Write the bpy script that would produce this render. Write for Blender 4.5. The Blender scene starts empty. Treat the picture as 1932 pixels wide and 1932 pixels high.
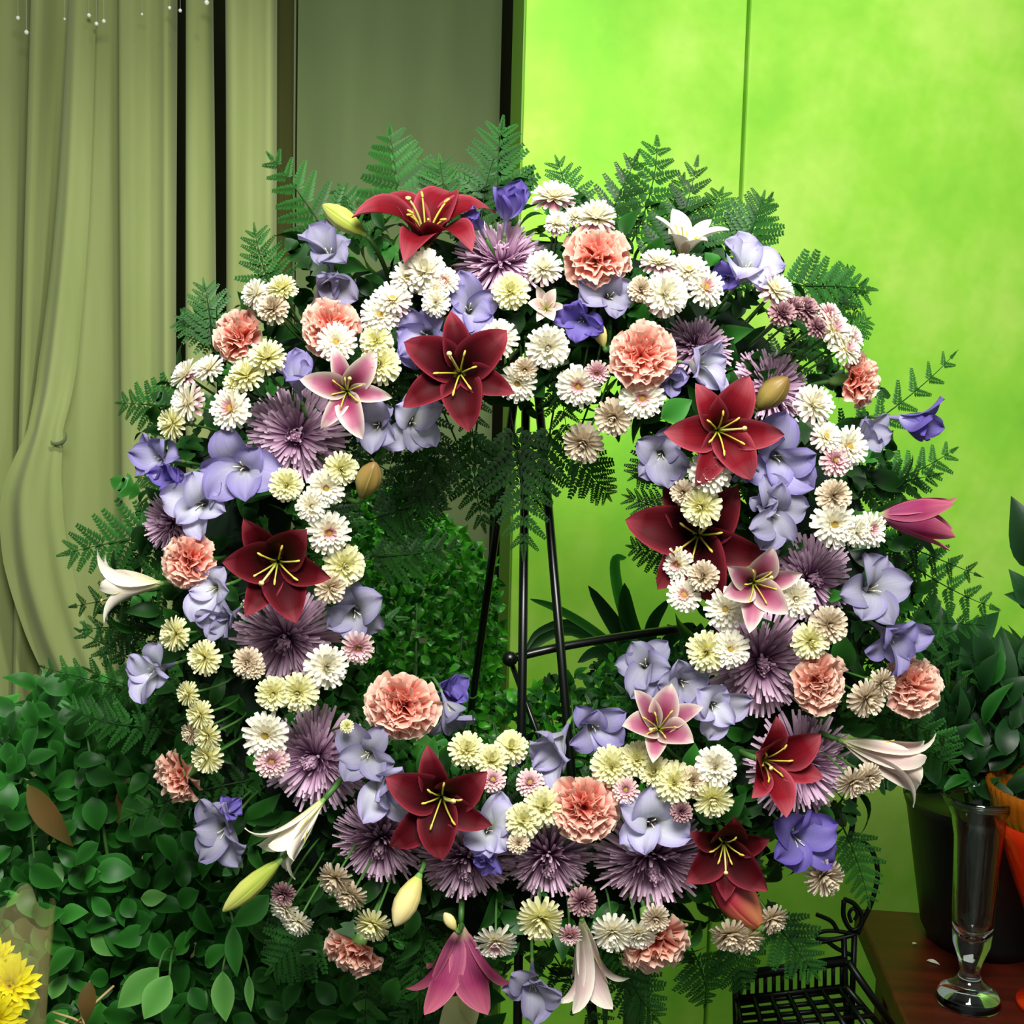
import bpy, math, random
from mathutils import Vector, Matrix
random.seed(7)
S = bpy.context.scene
COL = S.collection
PI = math.pi
V = Vector

# ------------------------------------------------------------------ camera
F = 2300.0          # focal length in pixels of the 1932 frame
D0 = 1.15           # distance camera -> wreath plane (m)
PITCH, ROLL = math.radians(5.4), math.radians(1.5)
cam_d = bpy.data.cameras.new('camera'); cam = bpy.data.objects.new('camera', cam_d); COL.objects.link(cam)
cam_d.sensor_width = 36.0; cam_d.lens = 36.0 * F / 1932.0; cam_d.clip_start = 0.02
cam.location = (0, -D0 * math.cos(PITCH), 1.35 + D0 * math.sin(PITCH))
MC = Matrix.Translation(cam.location) @ Matrix.Rotation(PI / 2 - PITCH, 4, 'X') @ Matrix.Rotation(ROLL, 4, 'Z')
cam.matrix_world = MC
S.camera = cam
RC = MC.to_3x3()

# ------------------------------------------------------------------ world, lights, exposure
w = bpy.data.worlds.new('world'); S.world = w; w.use_nodes = True
w.node_tree.nodes['Background'].inputs[0].default_value = (0.85, 0.95, 0.9, 1)
w.node_tree.nodes['Background'].inputs[1].default_value = 0.28
S.view_settings.view_transform = 'Standard'; S.view_settings.look = 'None'
S.view_settings.gamma = 1.0; S.view_settings.use_curve_mapping = False
S.view_settings.exposure = 0.0

def area(name, loc, target, energy, sx, sy, col):
    l = bpy.data.lights.new(name, 'AREA'); l.energy = energy; l.shape = 'RECTANGLE'; l.size = sx; l.size_y = sy; l.color = col
    o = bpy.data.objects.new(name, l); COL.objects.link(o); o.location = loc
    o.rotation_euler = (V(target) - V(loc)).to_track_quat('-Z', 'Y').to_euler()
    return o
def spot(name, loc, target, energy, ang, blend, rad, col):
    l = bpy.data.lights.new(name, 'SPOT'); l.energy = energy; l.spot_size = math.radians(ang); l.spot_blend = blend
    l.shadow_soft_size = rad; l.color = col
    o = bpy.data.objects.new(name, l); COL.objects.link(o); o.location = loc
    o.rotation_euler = (V(target) - V(loc)).to_track_quat('-Z', 'Y').to_euler()
    return o
area('ceiling_lamp_front', (0.05, -1.15, 2.25), (0, 0.0, 1.12), 41, 0.6, 0.45, (1.0, 0.98, 0.94))
spot('ceiling_spot_wall', (0.85, -0.15, 2.7), (0.5, 0.75, 1.65), 33, 78, 1.0, 0.06, (0.98, 1.0, 0.92))
spot('ceiling_spot_curtain', (0.05, -0.1, 2.8), (-0.55, 1.0, 0.95), 105, 56, 1.0, 0.08, (0.98, 1.0, 0.85))

# ------------------------------------------------------------------ helpers
def P(px, py, d): return MC @ V(((px - 966) / F * d, -(py - 966) / F * d, -d))
def ray(px, py): return RC @ V(((px - 966) / F, -(py - 966) / F, -1))
def PY(px, py, y):
    r = ray(px, py); o = cam.location; return o + r * ((y - o.y) / r.y)
def PZ(px, py, z):
    r = ray(px, py); o = cam.location; return o + r * ((z - o.z) / r.z)
def fdir(fx, fy, fz=None):
    if fz is None:
        n = math.hypot(fx, fy)
        if n > 0.985: fx, fy = fx / n * 0.985, fy / n * 0.985
        fz = math.sqrt(1 - fx * fx - fy * fy)
    return (RC @ V((fx, -fy, fz))).normalized()
def lin(h):
    h = h.lstrip('#'); c = [int(h[i:i + 2], 16) / 255 for i in (0, 2, 4)]
    return tuple(((x / 12.92) if x <= 0.04045 else ((x + 0.055) / 1.055) ** 2.4) for x in c) + (1.0,)
U = random.uniform

def mesh(name, verts, faces, uvs=None, mat=None, smooth=True):
    me = bpy.data.meshes.new(name); me.from_pydata([tuple(v) for v in verts], [], faces)
    if uvs:
        l = me.uv_layers.new(name='UVMap')
        for lp in me.loops: l.data[lp.index].uv = uvs[lp.vertex_index]
    if smooth:
        for p in me.polygons: p.use_smooth = True
    if mat: me.materials.append(mat)
    me.update(); return me
def obj(name, me, parent=None, m=None, kind=None):
    o = bpy.data.objects.new(name, me); COL.objects.link(o)
    if parent: o.parent = parent
    if m is not None: o.matrix_local = m
    if kind: o['kind'] = kind
    return o
def empty(name, m):
    o = bpy.data.objects.new(name, None); COL.objects.link(o); o.empty_display_size = 0.02
    o.matrix_world = m; o.matrix_local = m; return o
def tag(o, label, cat, group=None):
    o['label'] = label; o['category'] = cat
    if group: o['group'] = group
    return o
def frame(pos, z, spin=0.0, up=None):
    z = z.normalized(); up = up or V((0, 0, 1))
    if abs(z.dot(up)) > 0.97: up = RC @ V((0, 0, 1))
    x = up.cross(z).normalized(); y = z.cross(x)
    m = Matrix((x, y, z)).transposed().to_4x4()
    return Matrix.Translation(pos) @ m @ Matrix.Rotation(spin, 4, 'Z')
def frame_x(pos, x, zhint):
    x = x.normalized(); z = (zhint - x * zhint.dot(x)).normalized(); y = z.cross(x)
    return Matrix.Translation(pos) @ Matrix((x, y, z)).transposed().to_4x4()
def tube_data(pts, radii, n=6):
    vs, fs = [], []
    pts = [V(p) for p in pts]
    if not hasattr(radii, '__len__'): radii = [radii] * len(pts)
    ref = None
    for i, p in enumerate(pts):
        t = (pts[min(i + 1, len(pts) - 1)] - pts[max(i - 1, 0)]).normalized()
        if ref is None:
            ref = V((0, 0, 1)) if abs(t.z) < 0.9 else V((1, 0, 0))
        a = (ref - t * ref.dot(t)).normalized(); b = t.cross(a); ref = a
        for k in range(n):
            an = 2 * PI * k / n
            vs.append(p + (a * math.cos(an) + b * math.sin(an)) * radii[i])
    for i in range(len(pts) - 1):
        for k in range(n):
            k2 = (k + 1) % n
            fs.append((i * n + k, i * n + k2, (i + 1) * n + k2, (i + 1) * n + k))
    fs.append(tuple(range(n - 1, -1, -1))); fs.append(tuple((len(pts) - 1) * n + k for k in range(n)))
    return vs, fs
def tube(name, pts, radii, mat, parent=None, n=6):
    vs, fs = tube_data(pts, radii, n)
    return obj(name, mesh(name, vs, fs, None, mat), parent)
def bez(p, k, n):
    out = []
    for i in range(n):
        t = i / (n - 1)
        if len(p) == 3: out.append(p[0] * (1 - t) ** 2 + p[1] * 2 * t * (1 - t) + p[2] * t * t)
        else: out.append(p[0] * (1 - t) ** 3 + p[1] * 3 * t * (1 - t) ** 2 + p[2] * 3 * t * t * (1 - t) + p[3] * t ** 3)
    return out
def spline(pts, n):            # Catmull-Rom through points
    pts = [V(p) for p in pts]; q = [pts[0] * 2 - pts[1]] + pts + [pts[-1] * 2 - pts[-2]]; out = []
    for i in range(1, len(q) - 2):
        for j in range(n):
            t = j / n
            out.append(0.5 * ((2 * q[i]) + (q[i + 1] - q[i - 1]) * t + (2 * q[i - 1] - 5 * q[i] + 4 * q[i + 1] - q[i + 2]) * t * t + (3 * q[i] - q[i - 1] - 3 * q[i + 1] + q[i + 2]) * t ** 3))
    out.append(pts[-1]); return out
def lathe_data(prof, n=32, rib=None):
    vs, fs = [], []
    for (r, z) in prof:
        for k in range(n):
            a = 2 * PI * k / n; rr = r * (1 + (rib(k, r, z) if rib else 0))
            vs.append(V((rr * math.cos(a), rr * math.sin(a), z)))
    for i in range(len(prof) - 1):
        for k in range(n):
            k2 = (k + 1) % n; fs.append((i * n + k, i * n + k2, (i + 1) * n + k2, (i + 1) * n + k))
    return vs, fs
def box_data(x0, x1, y0, y1, z0, z1):
    vs = [V((x, y, z)) for z in (z0, z1) for y in (y0, y1) for x in (x0, x1)]
    fs = [(0, 2, 3, 1), (4, 5, 7, 6), (0, 1, 5, 4), (2, 6, 7, 3), (0, 4, 6, 2), (1, 3, 7, 5)]
    return vs, fs
def box(name, b, mat, parent=None, bevel=0.0):
    vs, fs = box_data(*b); o = obj(name, mesh(name, vs, fs, None, mat, False), parent)
    if bevel:
        m = o.modifiers.new('bevel', 'BEVEL'); m.width = bevel; m.segments = 2
    return o

# ------------------------------------------------------------------ materials
def N(nt, t, **kw):
    n = nt.nodes.new(t)
    for k, v in kw.items(): setattr(n, k, v)
    return n
def petal_mat(name, ramp, edge=None, edge_pow=3.0, transl=0.22, rough=0.55, streak=0.0, var=0.12, noise=None, spec=0.25):
    m = bpy.data.materials.new(name); m.use_nodes = True; nt = m.node_tree; L = nt.links
    b = nt.nodes['Principled BSDF']; out = nt.nodes['Material Output']
    b.inputs['Roughness'].default_value = rough; b.inputs['Specular IOR Level'].default_value = spec
    uv = N(nt, 'ShaderNodeUVMap'); sp = N(nt, 'ShaderNodeSeparateXYZ'); L.new(uv.outputs[0], sp.inputs[0])
    cr = N(nt, 'ShaderNodeValToRGB'); L.new(sp.outputs[0], cr.inputs[0])
    e = cr.color_ramp.elements
    while len(e) < len(ramp): e.new(0.5)
    for i, (p, c) in enumerate(ramp): e[i].position = p; e[i].color = lin(c)
    col = cr.outputs[0]
    if edge:
        a = N(nt, 'ShaderNodeMath', operation='MULTIPLY_ADD'); L.new(sp.outputs[1], a.inputs[0]); a.inputs[1].default_value = 2; a.inputs[2].default_value = -1
        ab = N(nt, 'ShaderNodeMath', operation='ABSOLUTE'); L.new(a.outputs[0], ab.inputs[0])
        pw = N(nt, 'ShaderNodeMath', operation='POWER'); L.new(ab.outputs[0], pw.inputs[0]); pw.inputs[1].default_value = edge_pow
        mx = N(nt, 'ShaderNodeMix', data_type='RGBA'); L.new(pw.outputs[0], mx.inputs[0]); L.new(col, mx.inputs[6]); mx.inputs[7].default_value = lin(edge)
        col = mx.outputs[2]
    if streak:
        wv = N(nt, 'ShaderNodeTexNoise'); mp = N(nt, 'ShaderNodeMapping'); mp.inputs['Scale'].default_value = (1.5, 22, 1)
        L.new(uv.outputs[0], mp.inputs[0]); L.new(mp.outputs[0], wv.inputs[0]); wv.inputs['Scale'].default_value = 1.0
        hs0 = N(nt, 'ShaderNodeHueSaturation'); L.new(col, hs0.inputs['Color'])
        mm = N(nt, 'ShaderNodeMapRange'); L.new(wv.outputs[0], mm.inputs[0]); mm.inputs[1].default_value = .3; mm.inputs[2].default_value = .7
        mm.inputs[3].default_value = 1 - streak; mm.inputs[4].default_value = 1 + streak
        L.new(mm.outputs[0], hs0.inputs['Value']); col = hs0.outputs[0]
    oi = N(nt, 'ShaderNodeObjectInfo'); mr = N(nt, 'ShaderNodeMapRange'); L.new(oi.outputs['Random'], mr.inputs[0])
    mr.inputs[3].default_value = 1 - var; mr.inputs[4].default_value = 1 + var
    hs = N(nt, 'ShaderNodeHueSaturation'); L.new(col, hs.inputs['Color']); L.new(mr.outputs[0], hs.inputs['Value']); col = hs.outputs[0]
    L.new(col, b.inputs['Base Color'])
    if transl:
        tr = N(nt, 'ShaderNodeBsdfTranslucent'); L.new(col, tr.inputs[0]); ms = N(nt, 'ShaderNodeMixShader'); ms.inputs[0].default_value = transl
        L.new(b.outputs[0], ms.inputs[1]); L.new(tr.outputs[0], ms.inputs[2]); L.new(ms.outputs[0], out.inputs[0])
    return m
def plain(name, c, rough=0.5, metal=0.0, spec=0.5, trans=0.0, ior=1.45, noise=None, coat=0):
    m = bpy.data.materials.new(name); m.use_nodes = True; nt = m.node_tree; b = nt.nodes['Principled BSDF']
    b.inputs['Base Color'].default_value = lin(c); b.inputs['Roughness'].default_value = rough; b.inputs['Metallic'].default_value = metal
    b.inputs['Specular IOR Level'].default_value = spec; b.inputs['Transmission Weight'].default_value = trans; b.inputs['IOR'].default_value = ior
    if coat: b.inputs['Coat Weight'].default_value = coat
    if noise:
        c2, scale, detail = noise[:3]
        tc = N(nt, 'ShaderNodeTexCoord'); mp = N(nt, 'ShaderNodeMapping'); nt.links.new(tc.outputs['Object'], mp.inputs[0])
        if len(noise) > 3: mp.inputs['Scale'].default_value = noise[3]
        nz = N(nt, 'ShaderNodeTexNoise'); nt.links.new(mp.outputs[0], nz.inputs[0]); nz.inputs['Scale'].default_value = scale; nz.inputs['Detail'].default_value = detail
        cr = N(nt, 'ShaderNodeValToRGB'); nt.links.new(nz.outputs[0], cr.inputs[0]); cr.color_ramp.elements[0].position = .35; cr.color_ramp.elements[1].position = .65
        cr.color_ramp.elements[0].color = lin(c); cr.color_ramp.elements[1].color = lin(c2); nt.links.new(cr.outputs[0], b.inputs['Base Color'])
    return m
M = {}
M['red'] = petal_mat('lily_red', [(0, '#8a7a20'), (.1, '#3c0508'), (.35, '#5c0710'), (.72, '#801220'), (1, '#b05660')], edge='#b04a58', edge_pow=6, streak=.22, rough=.6, spec=.12)
M['darkred'] = petal_mat('lily_dark_red', [(0, '#80701c'), (.1, '#1c0204'), (.45, '#300309'), (.8, '#520812'), (1, '#983c48')], edge='#8e2c3a', edge_pow=6, streak=.25, rough=.6, spec=.12)
M['magenta'] = petal_mat('lily_magenta', [(0, '#c9b890'), (.14, '#94486a'), (.6, '#92305a'), (1, '#b86274')], edge='#c06a80', edge_pow=6, streak=.2, rough=.6, spec=.12)
M['pink'] = petal_mat('lily_pink', [(0, '#6c6a28'), (.12, '#5e1c30'), (.45, '#94365a'), (.78, '#b8708a'), (1, '#f0e2d2')], edge='#f4ead8', edge_pow=3.2, streak=.1, rough=.45)
M['white'] = petal_mat('lily_white', [(0, '#c5d070'), (.3, '#ead9c8'), (.7, '#f2e9da'), (1, '#f4f3dc')], edge='#f6f4e2', edge_pow=2.5, streak=.07, rough=.45)
M['blush'] = petal_mat('lily_blush', [(0, '#c9cf80'), (.25, '#c3a5a2'), (.65, '#d4b8b4'), (1, '#f2ecd6')], edge='#f4efdc', edge_pow=2.5, streak=.12, rough=.45)
M['stamen'] = petal_mat('stamen_yellow', [(0, '#9aa024'), (1, '#d8c654')], transl=0, rough=.5)
M['pistil'] = petal_mat('pistil_green', [(0, '#a8b840'), (1, '#e2d690')], transl=0, rough=.4)
M['bud'] = petal_mat('bud_green', [(0, '#7f9a2e'), (.5, '#c6cc62'), (1, '#d6d57e')], edge='#93a63c', edge_pow=2, transl=.1, rough=.4)
M['bud_tan'] = petal_mat('bud_tan', [(0, '#7c7a34'), (.5, '#a8924e'), (1, '#8c6c3c')], edge='#6d5c28', edge_pow=2, transl=.1, rough=.4)
M['bud_cream'] = petal_mat('bud_cream', [(0, '#a9b848'), (.4, '#e0d688'), (1, '#ead9a4')], edge='#cdb878', edge_pow=2, transl=.1, rough=.4)
M['bud_red'] = petal_mat('bud_red', [(0, '#d89058'), (.3, '#cc7a55'), (.6, '#a83246'), (1, '#8c1626')], edge='#9c2034', edge_pow=3, transl=.1, rough=.4)
M['carn'] = petal_mat('carnation_peach', [(0, '#d45a4a'), (.5, '#ee8878'), (.8, '#f6a896'), (1, '#fbdcc8')], transl=.3, rough=.65, var=.08)
M['carn_pale'] = petal_mat('carnation_pale', [(0, '#d4685c'), (.5, '#ea9a86'), (.85, '#f2b8a4'), (1, '#f6dcc8')], transl=.3, rough=.65, var=.08)
M['spider'] = petal_mat('spider_mauve', [(0, '#5c3852'), (.45, '#a37699'), (1, '#e4c6da')], transl=.2, rough=.5, var=.1)
M['spider_in'] = petal_mat('spider_inner', [(0, '#4a2640'), (.5, '#8a5c80'), (1, '#dcbad0')], transl=.15, rough=.5, var=.1)
M['cream'] = petal_mat('mum_cream', [(0, '#d8d098'), (.35, '#f0ead0'), (1, '#faf8ec')], transl=.25, rough=.6, var=.05)
M['cream_y'] = petal_mat('mum_ivory', [(0, '#d6cf70'), (.4, '#ede9ac'), (1, '#f4f3cc')], transl=.25, rough=.6, var=.05)
M['mum_pinkin'] = petal_mat('mum_pink_inner', [(0, '#b4607a'), (.55, '#e0a9b4'), (1, '#f4e4dc')], transl=.25, rough=.6, var=.06)
M['mum_mauve'] = petal_mat('mum_mauve_outer', [(0, '#8a3a5c'), (.5, '#b8748f'), (1, '#ecd8d6')], transl=.25, rough=.6, var=.08)
M['mum_tan'] = petal_mat('mum_tan', [(0, '#a89468'), (.5, '#d8c6aa'), (1, '#ece0c8')], transl=.25, rough=.6, var=.08)
M['mum_dark'] = petal_mat('mum_dusty', [(0, '#5a2c40'), (.5, '#8e5f6c'), (1, '#c8a4a4')], transl=.2, rough=.6, var=.08)
M['disc'] = plain('mum_disc', '#b09a40', .8, noise=('#8a6a30', 400, 2))
M['free'] = petal_mat('freesia_lavender', [(0, '#a8ac90'), (.3, '#bdbdce'), (.65, '#aaa4cc'), (1, '#9389c0')], edge='#8a7fbe', edge_pow=3, streak=.1, transl=.3, rough=.65, var=.08, spec=.12)
M['free_pale'] = petal_mat('freesia_pale', [(0, '#b8bca0'), (.4, '#d8dce2'), (.8, '#c8c6de'), (1, '#aea6d0')], edge='#b0a6d4', edge_pow=3, streak=.08, transl=.3, rough=.65, var=.06, spec=.12)
M['free_deep'] = petal_mat('freesia_violet', [(0, '#b8b4d8'), (.35, '#8a80c4'), (1, '#6a58b0')], edge='#6e5cb4', edge_pow=4, streak=.1, transl=.3, rough=.5, var=.08)
M['free_grey'] = petal_mat('freesia_greyish', [(0, '#a8ac98'), (.4, '#b2b2c0'), (1, '#a09cba')], edge='#948cba', edge_pow=3, streak=.1, transl=.35, rough=.65, var=.08, spec=.12)
M['stem'] = plain('stem_green', '#3f6b2c', .5)
M['calyx'] = plain('calyx_green', '#6f9a48', .5)
M['foam'] = plain('foam_green', '#0c2412', .95)
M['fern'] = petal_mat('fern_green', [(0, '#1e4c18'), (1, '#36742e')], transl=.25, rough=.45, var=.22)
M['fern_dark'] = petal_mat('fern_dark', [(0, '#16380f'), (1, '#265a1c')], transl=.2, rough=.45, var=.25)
M['leaf'] = petal_mat('leaf_dark', [(0, '#153c10'), (.5, '#1a4a14'), (1, '#1e5218')], edge='#2a5e22', edge_pow=2, transl=.2, rough=.45, var=.35, spec=.25)
M['leaf_mid'] = petal_mat('leaf_mid', [(0, '#2a6a1c'), (.5, '#2f7a24'), (1, '#3a862e')], edge='#4a9440', edge_pow=2, transl=.25, rough=.4, var=.35, spec=.3)
M['leaf_bush'] = petal_mat('leaf_bush', [(0, '#174c10'), (.5, '#1b5616'), (1, '#24641e')], edge='#2f7028', edge_pow=2, transl=.2, rough=.42, var=.5, spec=.28)
M['leaf_light'] = petal_mat('leaf_light', [(0, '#4c8a38'), (1, '#64a84c')], edge='#7cb862', edge_pow=2, transl=.3, rough=.4, var=.15)
M['leaf_fine'] = petal_mat('leaf_fine', [(0, '#246a12'), (1, '#4aa424')], transl=.25, rough=.35, var=.5, spec=.4)
M['leaf_deep'] = petal_mat('leaf_deep', [(0, '#0e2c10'), (.5, '#123614'), (1, '#163e18')], edge='#1b441c', edge_pow=2, transl=.12, rough=.4, var=.45, spec=.3)
M['leaf_brown'] = petal_mat('leaf_brown', [(0, '#5e5424'), (.5, '#6a5026'), (1, '#46441c')], transl=.2, rough=.5, var=.2)
M['leaf_pale'] = petal_mat('leaf_pale', [(0, '#b8bc6c'), (1, '#dcd8a0')], transl=.3, rough=.5, var=.1)
M['iron'] = plain('black_iron', '#0c120d', .35, .6)
M['iron_paint'] = plain('black_paint', '#070c08', .3, 0, .5)
M['yellow'] = petal_mat('petal_yellow', [(0, '#c8a800'), (.4, '#f0e010'), (1, '#fbf440')], transl=.3, rough=.55, var=.05)

# ------------------------------------------------------------------ the room
def wall_lime_mat():
    m = bpy.data.materials.new('lime_sponge_paint'); m.use_nodes = True; nt = m.node_tree; L = nt.links; b = nt.nodes['Principled BSDF']
    tc = N(nt, 'ShaderNodeTexCoord')
    n1 = N(nt, 'ShaderNodeTexNoise'); n1.inputs['Scale'].default_value = 3.2; n1.inputs['Detail'].default_value = 5; n1.inputs['Roughness'].default_value = .6; L.new(tc.outputs['Object'], n1.inputs[0])
    n2 = N(nt, 'ShaderNodeTexNoise'); n2.inputs['Scale'].default_value = 26; n2.inputs['Detail'].default_value = 5; L.new(tc.outputs['Object'], n2.inputs[0])
    r1 = N(nt, 'ShaderNodeValToRGB'); L.new(n1.outputs[0], r1.inputs[0])
    e = r1.color_ramp.elements; e[0].position = .38; e[0].color = lin('#86d03c'); e[1].position = .62; e[1].color = lin('#b4e25e'); k = e.new(.5); k.color = lin('#9ada44')
    mx = N(nt, 'ShaderNodeMix', data_type='RGBA', blend_type='MULTIPLY'); mx.inputs[0].default_value = .35; L.new(r1.outputs[0], mx.inputs[6])
    r2 = N(nt, 'ShaderNodeValToRGB'); L.new(n2.outputs[0], r2.inputs[0]); r2.color_ramp.elements[0].position = .3; r2.color_ramp.elements[1].position = .7
    r2.color_ramp.elements[0].color = (.7, .8, .6, 1); r2.color_ramp.elements[1].color = (1, 1, 1, 1); L.new(r2.outputs[0], mx.inputs[7])
    L.new(mx.outputs[2], b.inputs['Base Color']); b.inputs['Roughness'].default_value = .55; b.inputs['Specular IOR Level'].default_value = .2
    return m
M['lime'] = wall_lime_mat()
M['lime_edge'] = plain('lime_edge_paint', '#5c8a1c', .6)
YW = 0.72
pA = PY(986, 300, YW)
a = math.radians(12); dirw = V((math.cos(a), math.sin(a), 0)); nrm = V((math.sin(a), -math.cos(a), 0))
MW = Matrix.Translation((pA.x, pA.y, 0)) @ Matrix((dirw, -nrm, V((0, 0, 1)))).transposed().to_4x4()
wr = empty('wall_right', MW); wr['kind'] = 'structure'
# seam position along the wall
r = ray(1408, 120); o = cam.location
tt = ((V((pA.x, pA.y, 0)) - o).dot(nrm)) / r.dot(nrm); hit = o + r * tt; seam = (hit - V((pA.x, pA.y, 0))).dot(dirw)
box('panel', (0, seam - .0022, 0, .085, 0, 3.0), M['lime'], wr, .002)
box('panel', (seam + .0022, 3.0, -.004, .085, 0, 3.0), M['lime'], wr, .004)
box('joint_strip', (seam - .003, seam + .003, .012, .05, 0, 3.0), M['lime_edge'], wr)
box('edge_strip', (-.003, -.0002, .004, .085, 0, 3.0), M['lime_edge'], wr)
floor = box('floor', (-3, 3, -2.5, 2.2, -.05, 0), plain('floor_tile', '#4a4438', .5, noise=('#5a5344', 6, 4))); floor['kind'] = 'structure'
wl = box('wall_left', (-3, 3, 1.45, 1.55, 0, 3.0), plain('wall_painted_shade', '#23260f', .9, noise=('#2b2e14', 5, 3))); wl['kind'] = 'structure'  # near-black olive puts the shade behind the curtain into the wall colour

# curtain: pleated sheer cloth hanging behind, with a flat stretch at its right end
def cloth_mat(name, c, c2, tr):
    m = bpy.data.materials.new(name); m.use_nodes = True; nt = m.node_tree; L = nt.links; b = nt.nodes['Principled BSDF']; out = nt.nodes['Material Output']
    tc = N(nt, 'ShaderNodeTexCoord'); mp = N(nt, 'ShaderNodeMapping'); mp.inputs['Scale'].default_value = (1, 1, .12); L.new(tc.outputs['Object'], mp.inputs[0])
    nz = N(nt, 'ShaderNodeTexNoise'); nz.inputs['Scale'].default_value = 14; nz.inputs['Detail'].default_value = 4; L.new(mp.outputs[0], nz.inputs[0])
    cr = N(nt, 'ShaderNodeValToRGB'); L.new(nz.outputs[0], cr.inputs[0]); cr.color_ramp.elements[0].position = .3; cr.color_ramp.elements[1].position = .7
    cr.color_ramp.elements[0].color = lin(c); cr.color_ramp.elements[1].color = lin(c2)
    L.new(cr.outputs[0], b.inputs['Base Color']); b.inputs['Roughness'].default_value = .8; b.inputs['Specular IOR Level'].default_value = .1
    b.inputs['Sheen Weight'].default_value = .2
    t = N(nt, 'ShaderNodeBsdfTranslucent'); L.new(cr.outputs[0], t.inputs[0]); ms = N(nt, 'ShaderNodeMixShader'); ms.inputs[0].default_value = tr
    L.new(b.outputs[0], ms.inputs[1]); L.new(t.outputs[0], ms.inputs[2]); L.new(ms.outputs[0], out.inputs[0]); return m
M['cloth'] = cloth_mat('curtain_sheer_olive', '#93a062', '#a6b276', .25)
M['cloth_flat'] = cloth_mat('curtain_flat_greygreen', '#5d6c45', '#66764d', .12)
YC = 1.0
prof = [(-1400 + 40 * k, (.03, -.01, .025, -.02, .01)[k % 5]) for k in range(31)] + [(-160, .0), (-120, .03), (-60, .02), (0, .03), (28, .01), (50, -.035), (58, -.03), (64, .03), (84, .035), (100, .008), (128, -.008), (137, .03), (160, .036), (175, .004), (205, -.004), (228, .0), (236, .026), (262, .03),
        (285, .008), (305, .012), (326, .024), (331, -.012), (351, -.012), (356, .02), (375, .026), (396, .016), (401, -.012), (429, -.012), (433, .03), (452, .034), (478, .016), (500, .02), (518, .028), (523, -.01), (554, -.01), (561, .006)]
drift = [(-160, 0), (28, -20), (60, -70), (100, -95), (160, -110), (205, -60), (236, 0), (330, 0), (401, 30), (430, 10), (600, 0)]
def interp(tab, x):
    if x <= tab[0][0]: return tab[0][1]
    for (x0, y0), (x1, y1) in zip(tab, tab[1:]):
        if x <= x1: return y0 + (y1 - y0) * (x - x0) / (x1 - x0)
    return tab[-1][1]
xs = []
for (x0, _), (x1, _) in zip(prof, prof[1:]):
    n = max(2, int((x1 - x0) / (5 if x0 > -160 else 13))); xs += [x0 + (x1 - x0) * k / n for k in range(n)]
xs.append(prof[-1][0])
def prof_s(x): return (interp(prof, x - 2.5) + 2 * interp(prof, x) + interp(prof, x + 2.5)) / 4
def px2x(px): return PY(px, 60, YC).x
vs, fs = [], []
ZS = [2.75 - 2.7 * k / 54 for k in range(55)]
for z in ZS:
    yy = (1.95 - z) * 1080
    for x in xs:
        k = min(max(yy, -300), 2200)
        d = prof_s(x); xx = x + interp(drift, x) * k / 1932
        amp = 1 + .15 * math.sin(x * .05 + z * 2)
        vs.append(V((px2x(xx), YC - d * amp * 1.2 + .006 * math.sin(z * 3 + x * .02), z)))
n = len(xs)
for i in range(len(ZS) - 1):
    for k in range(n - 1):
        if 330.9 <= xs[k] < 350.9 or 400.9 <= xs[k] < 428.9 or 522.9 <= xs[k] < 553.9: continue      # real slits between the lengths of cloth
        fs.append((i * n + k, i * n + k + 1, (i + 1) * n + k + 1, (i + 1) * n + k))
cur = empty('curtain', Matrix.Translation((px2x(200), YC, 2.75)))
inv = cur.matrix_world.inverted()
obj('pleated_cloth', mesh('pleated_cloth', [inv @ v for v in vs], fs, None, M['cloth']), cur)
vs, fs = [], []
fx_ = [558 + (946 - 558) * k / 40 for k in range(41)]
for z in ZS:
    for x in fx_:
        vs.append(inv @ V((px2x(x), YC + .012 + .006 * math.sin(x * .035 + .3 * z) + .004 * math.sin(x * .013 + 1), z)))
n = len(fx_)
for i in range(len(ZS) - 1):
    for k in range(n - 1): fs.append((i * n + k, i * n + k + 1, (i + 1) * n + k + 1, (i + 1) * n + k))
obj('flat_cloth', mesh('flat_cloth', vs, fs, None, M['cloth_flat']), cur)
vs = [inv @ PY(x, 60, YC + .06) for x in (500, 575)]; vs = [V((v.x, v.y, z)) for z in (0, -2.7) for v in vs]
obj('slit_shade_strip', mesh('slit_shade_strip', vs, [(0, 1, 3, 2)], None, cloth_mat('slit_shade_cloth', '#3a3e1a', '#42461f', .05)), cur)  # added strip, its dark olive imitates shade inside the third slit
# a length of the cloth knotted and falling in a sweep to the right
path = [PY(160, -80, YC - .04), PY(138, 400, YC - .045), PY(110, 690, YC - .05), PY(88, 810, YC - .065), PY(62, 930, YC - .075), PY(72, 1060, YC - .075), PY(112, 1200, YC - .07), PY(170, 1340, YC - .06), PY(215, 1500, YC - .05)]
wid = [.022, .028, .033, .03, .052, .058, .056, .052, .05]
cp = spline(path, 6); vs, fs = [], []
for i, p in enumerate(cp):
    t = i / (len(cp) - 1) * (len(wid) - 1); k = min(int(t), len(wid) - 2); ww = wid[k] + (wid[k + 1] - wid[k]) * (t - k)
    for j in range(17):
        q = j / 8 - 1
        vs.append(inv @ (p + V((q * ww, -.022 * (1 - q * q) - .007 * math.cos(q * 6.5 + i * .03) * min(1, i / 20), 0))))
for i in range(len(cp) - 1):
    for j in range(16): fs.append((i * 17 + j, i * 17 + j + 1, (i + 1) * 17 + j + 1, (i + 1) * 17 + j))
gf = obj('gathered_fold', mesh('gathered_fold', vs, fs, None, M['cloth']), cur)
kn = [PY(98 + 26 * math.cos(t) + 8 * t, 815 + 16 * math.sin(t) + 4 * t, YC - .088) for t in [k * .4 for k in range(8)]]
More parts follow.
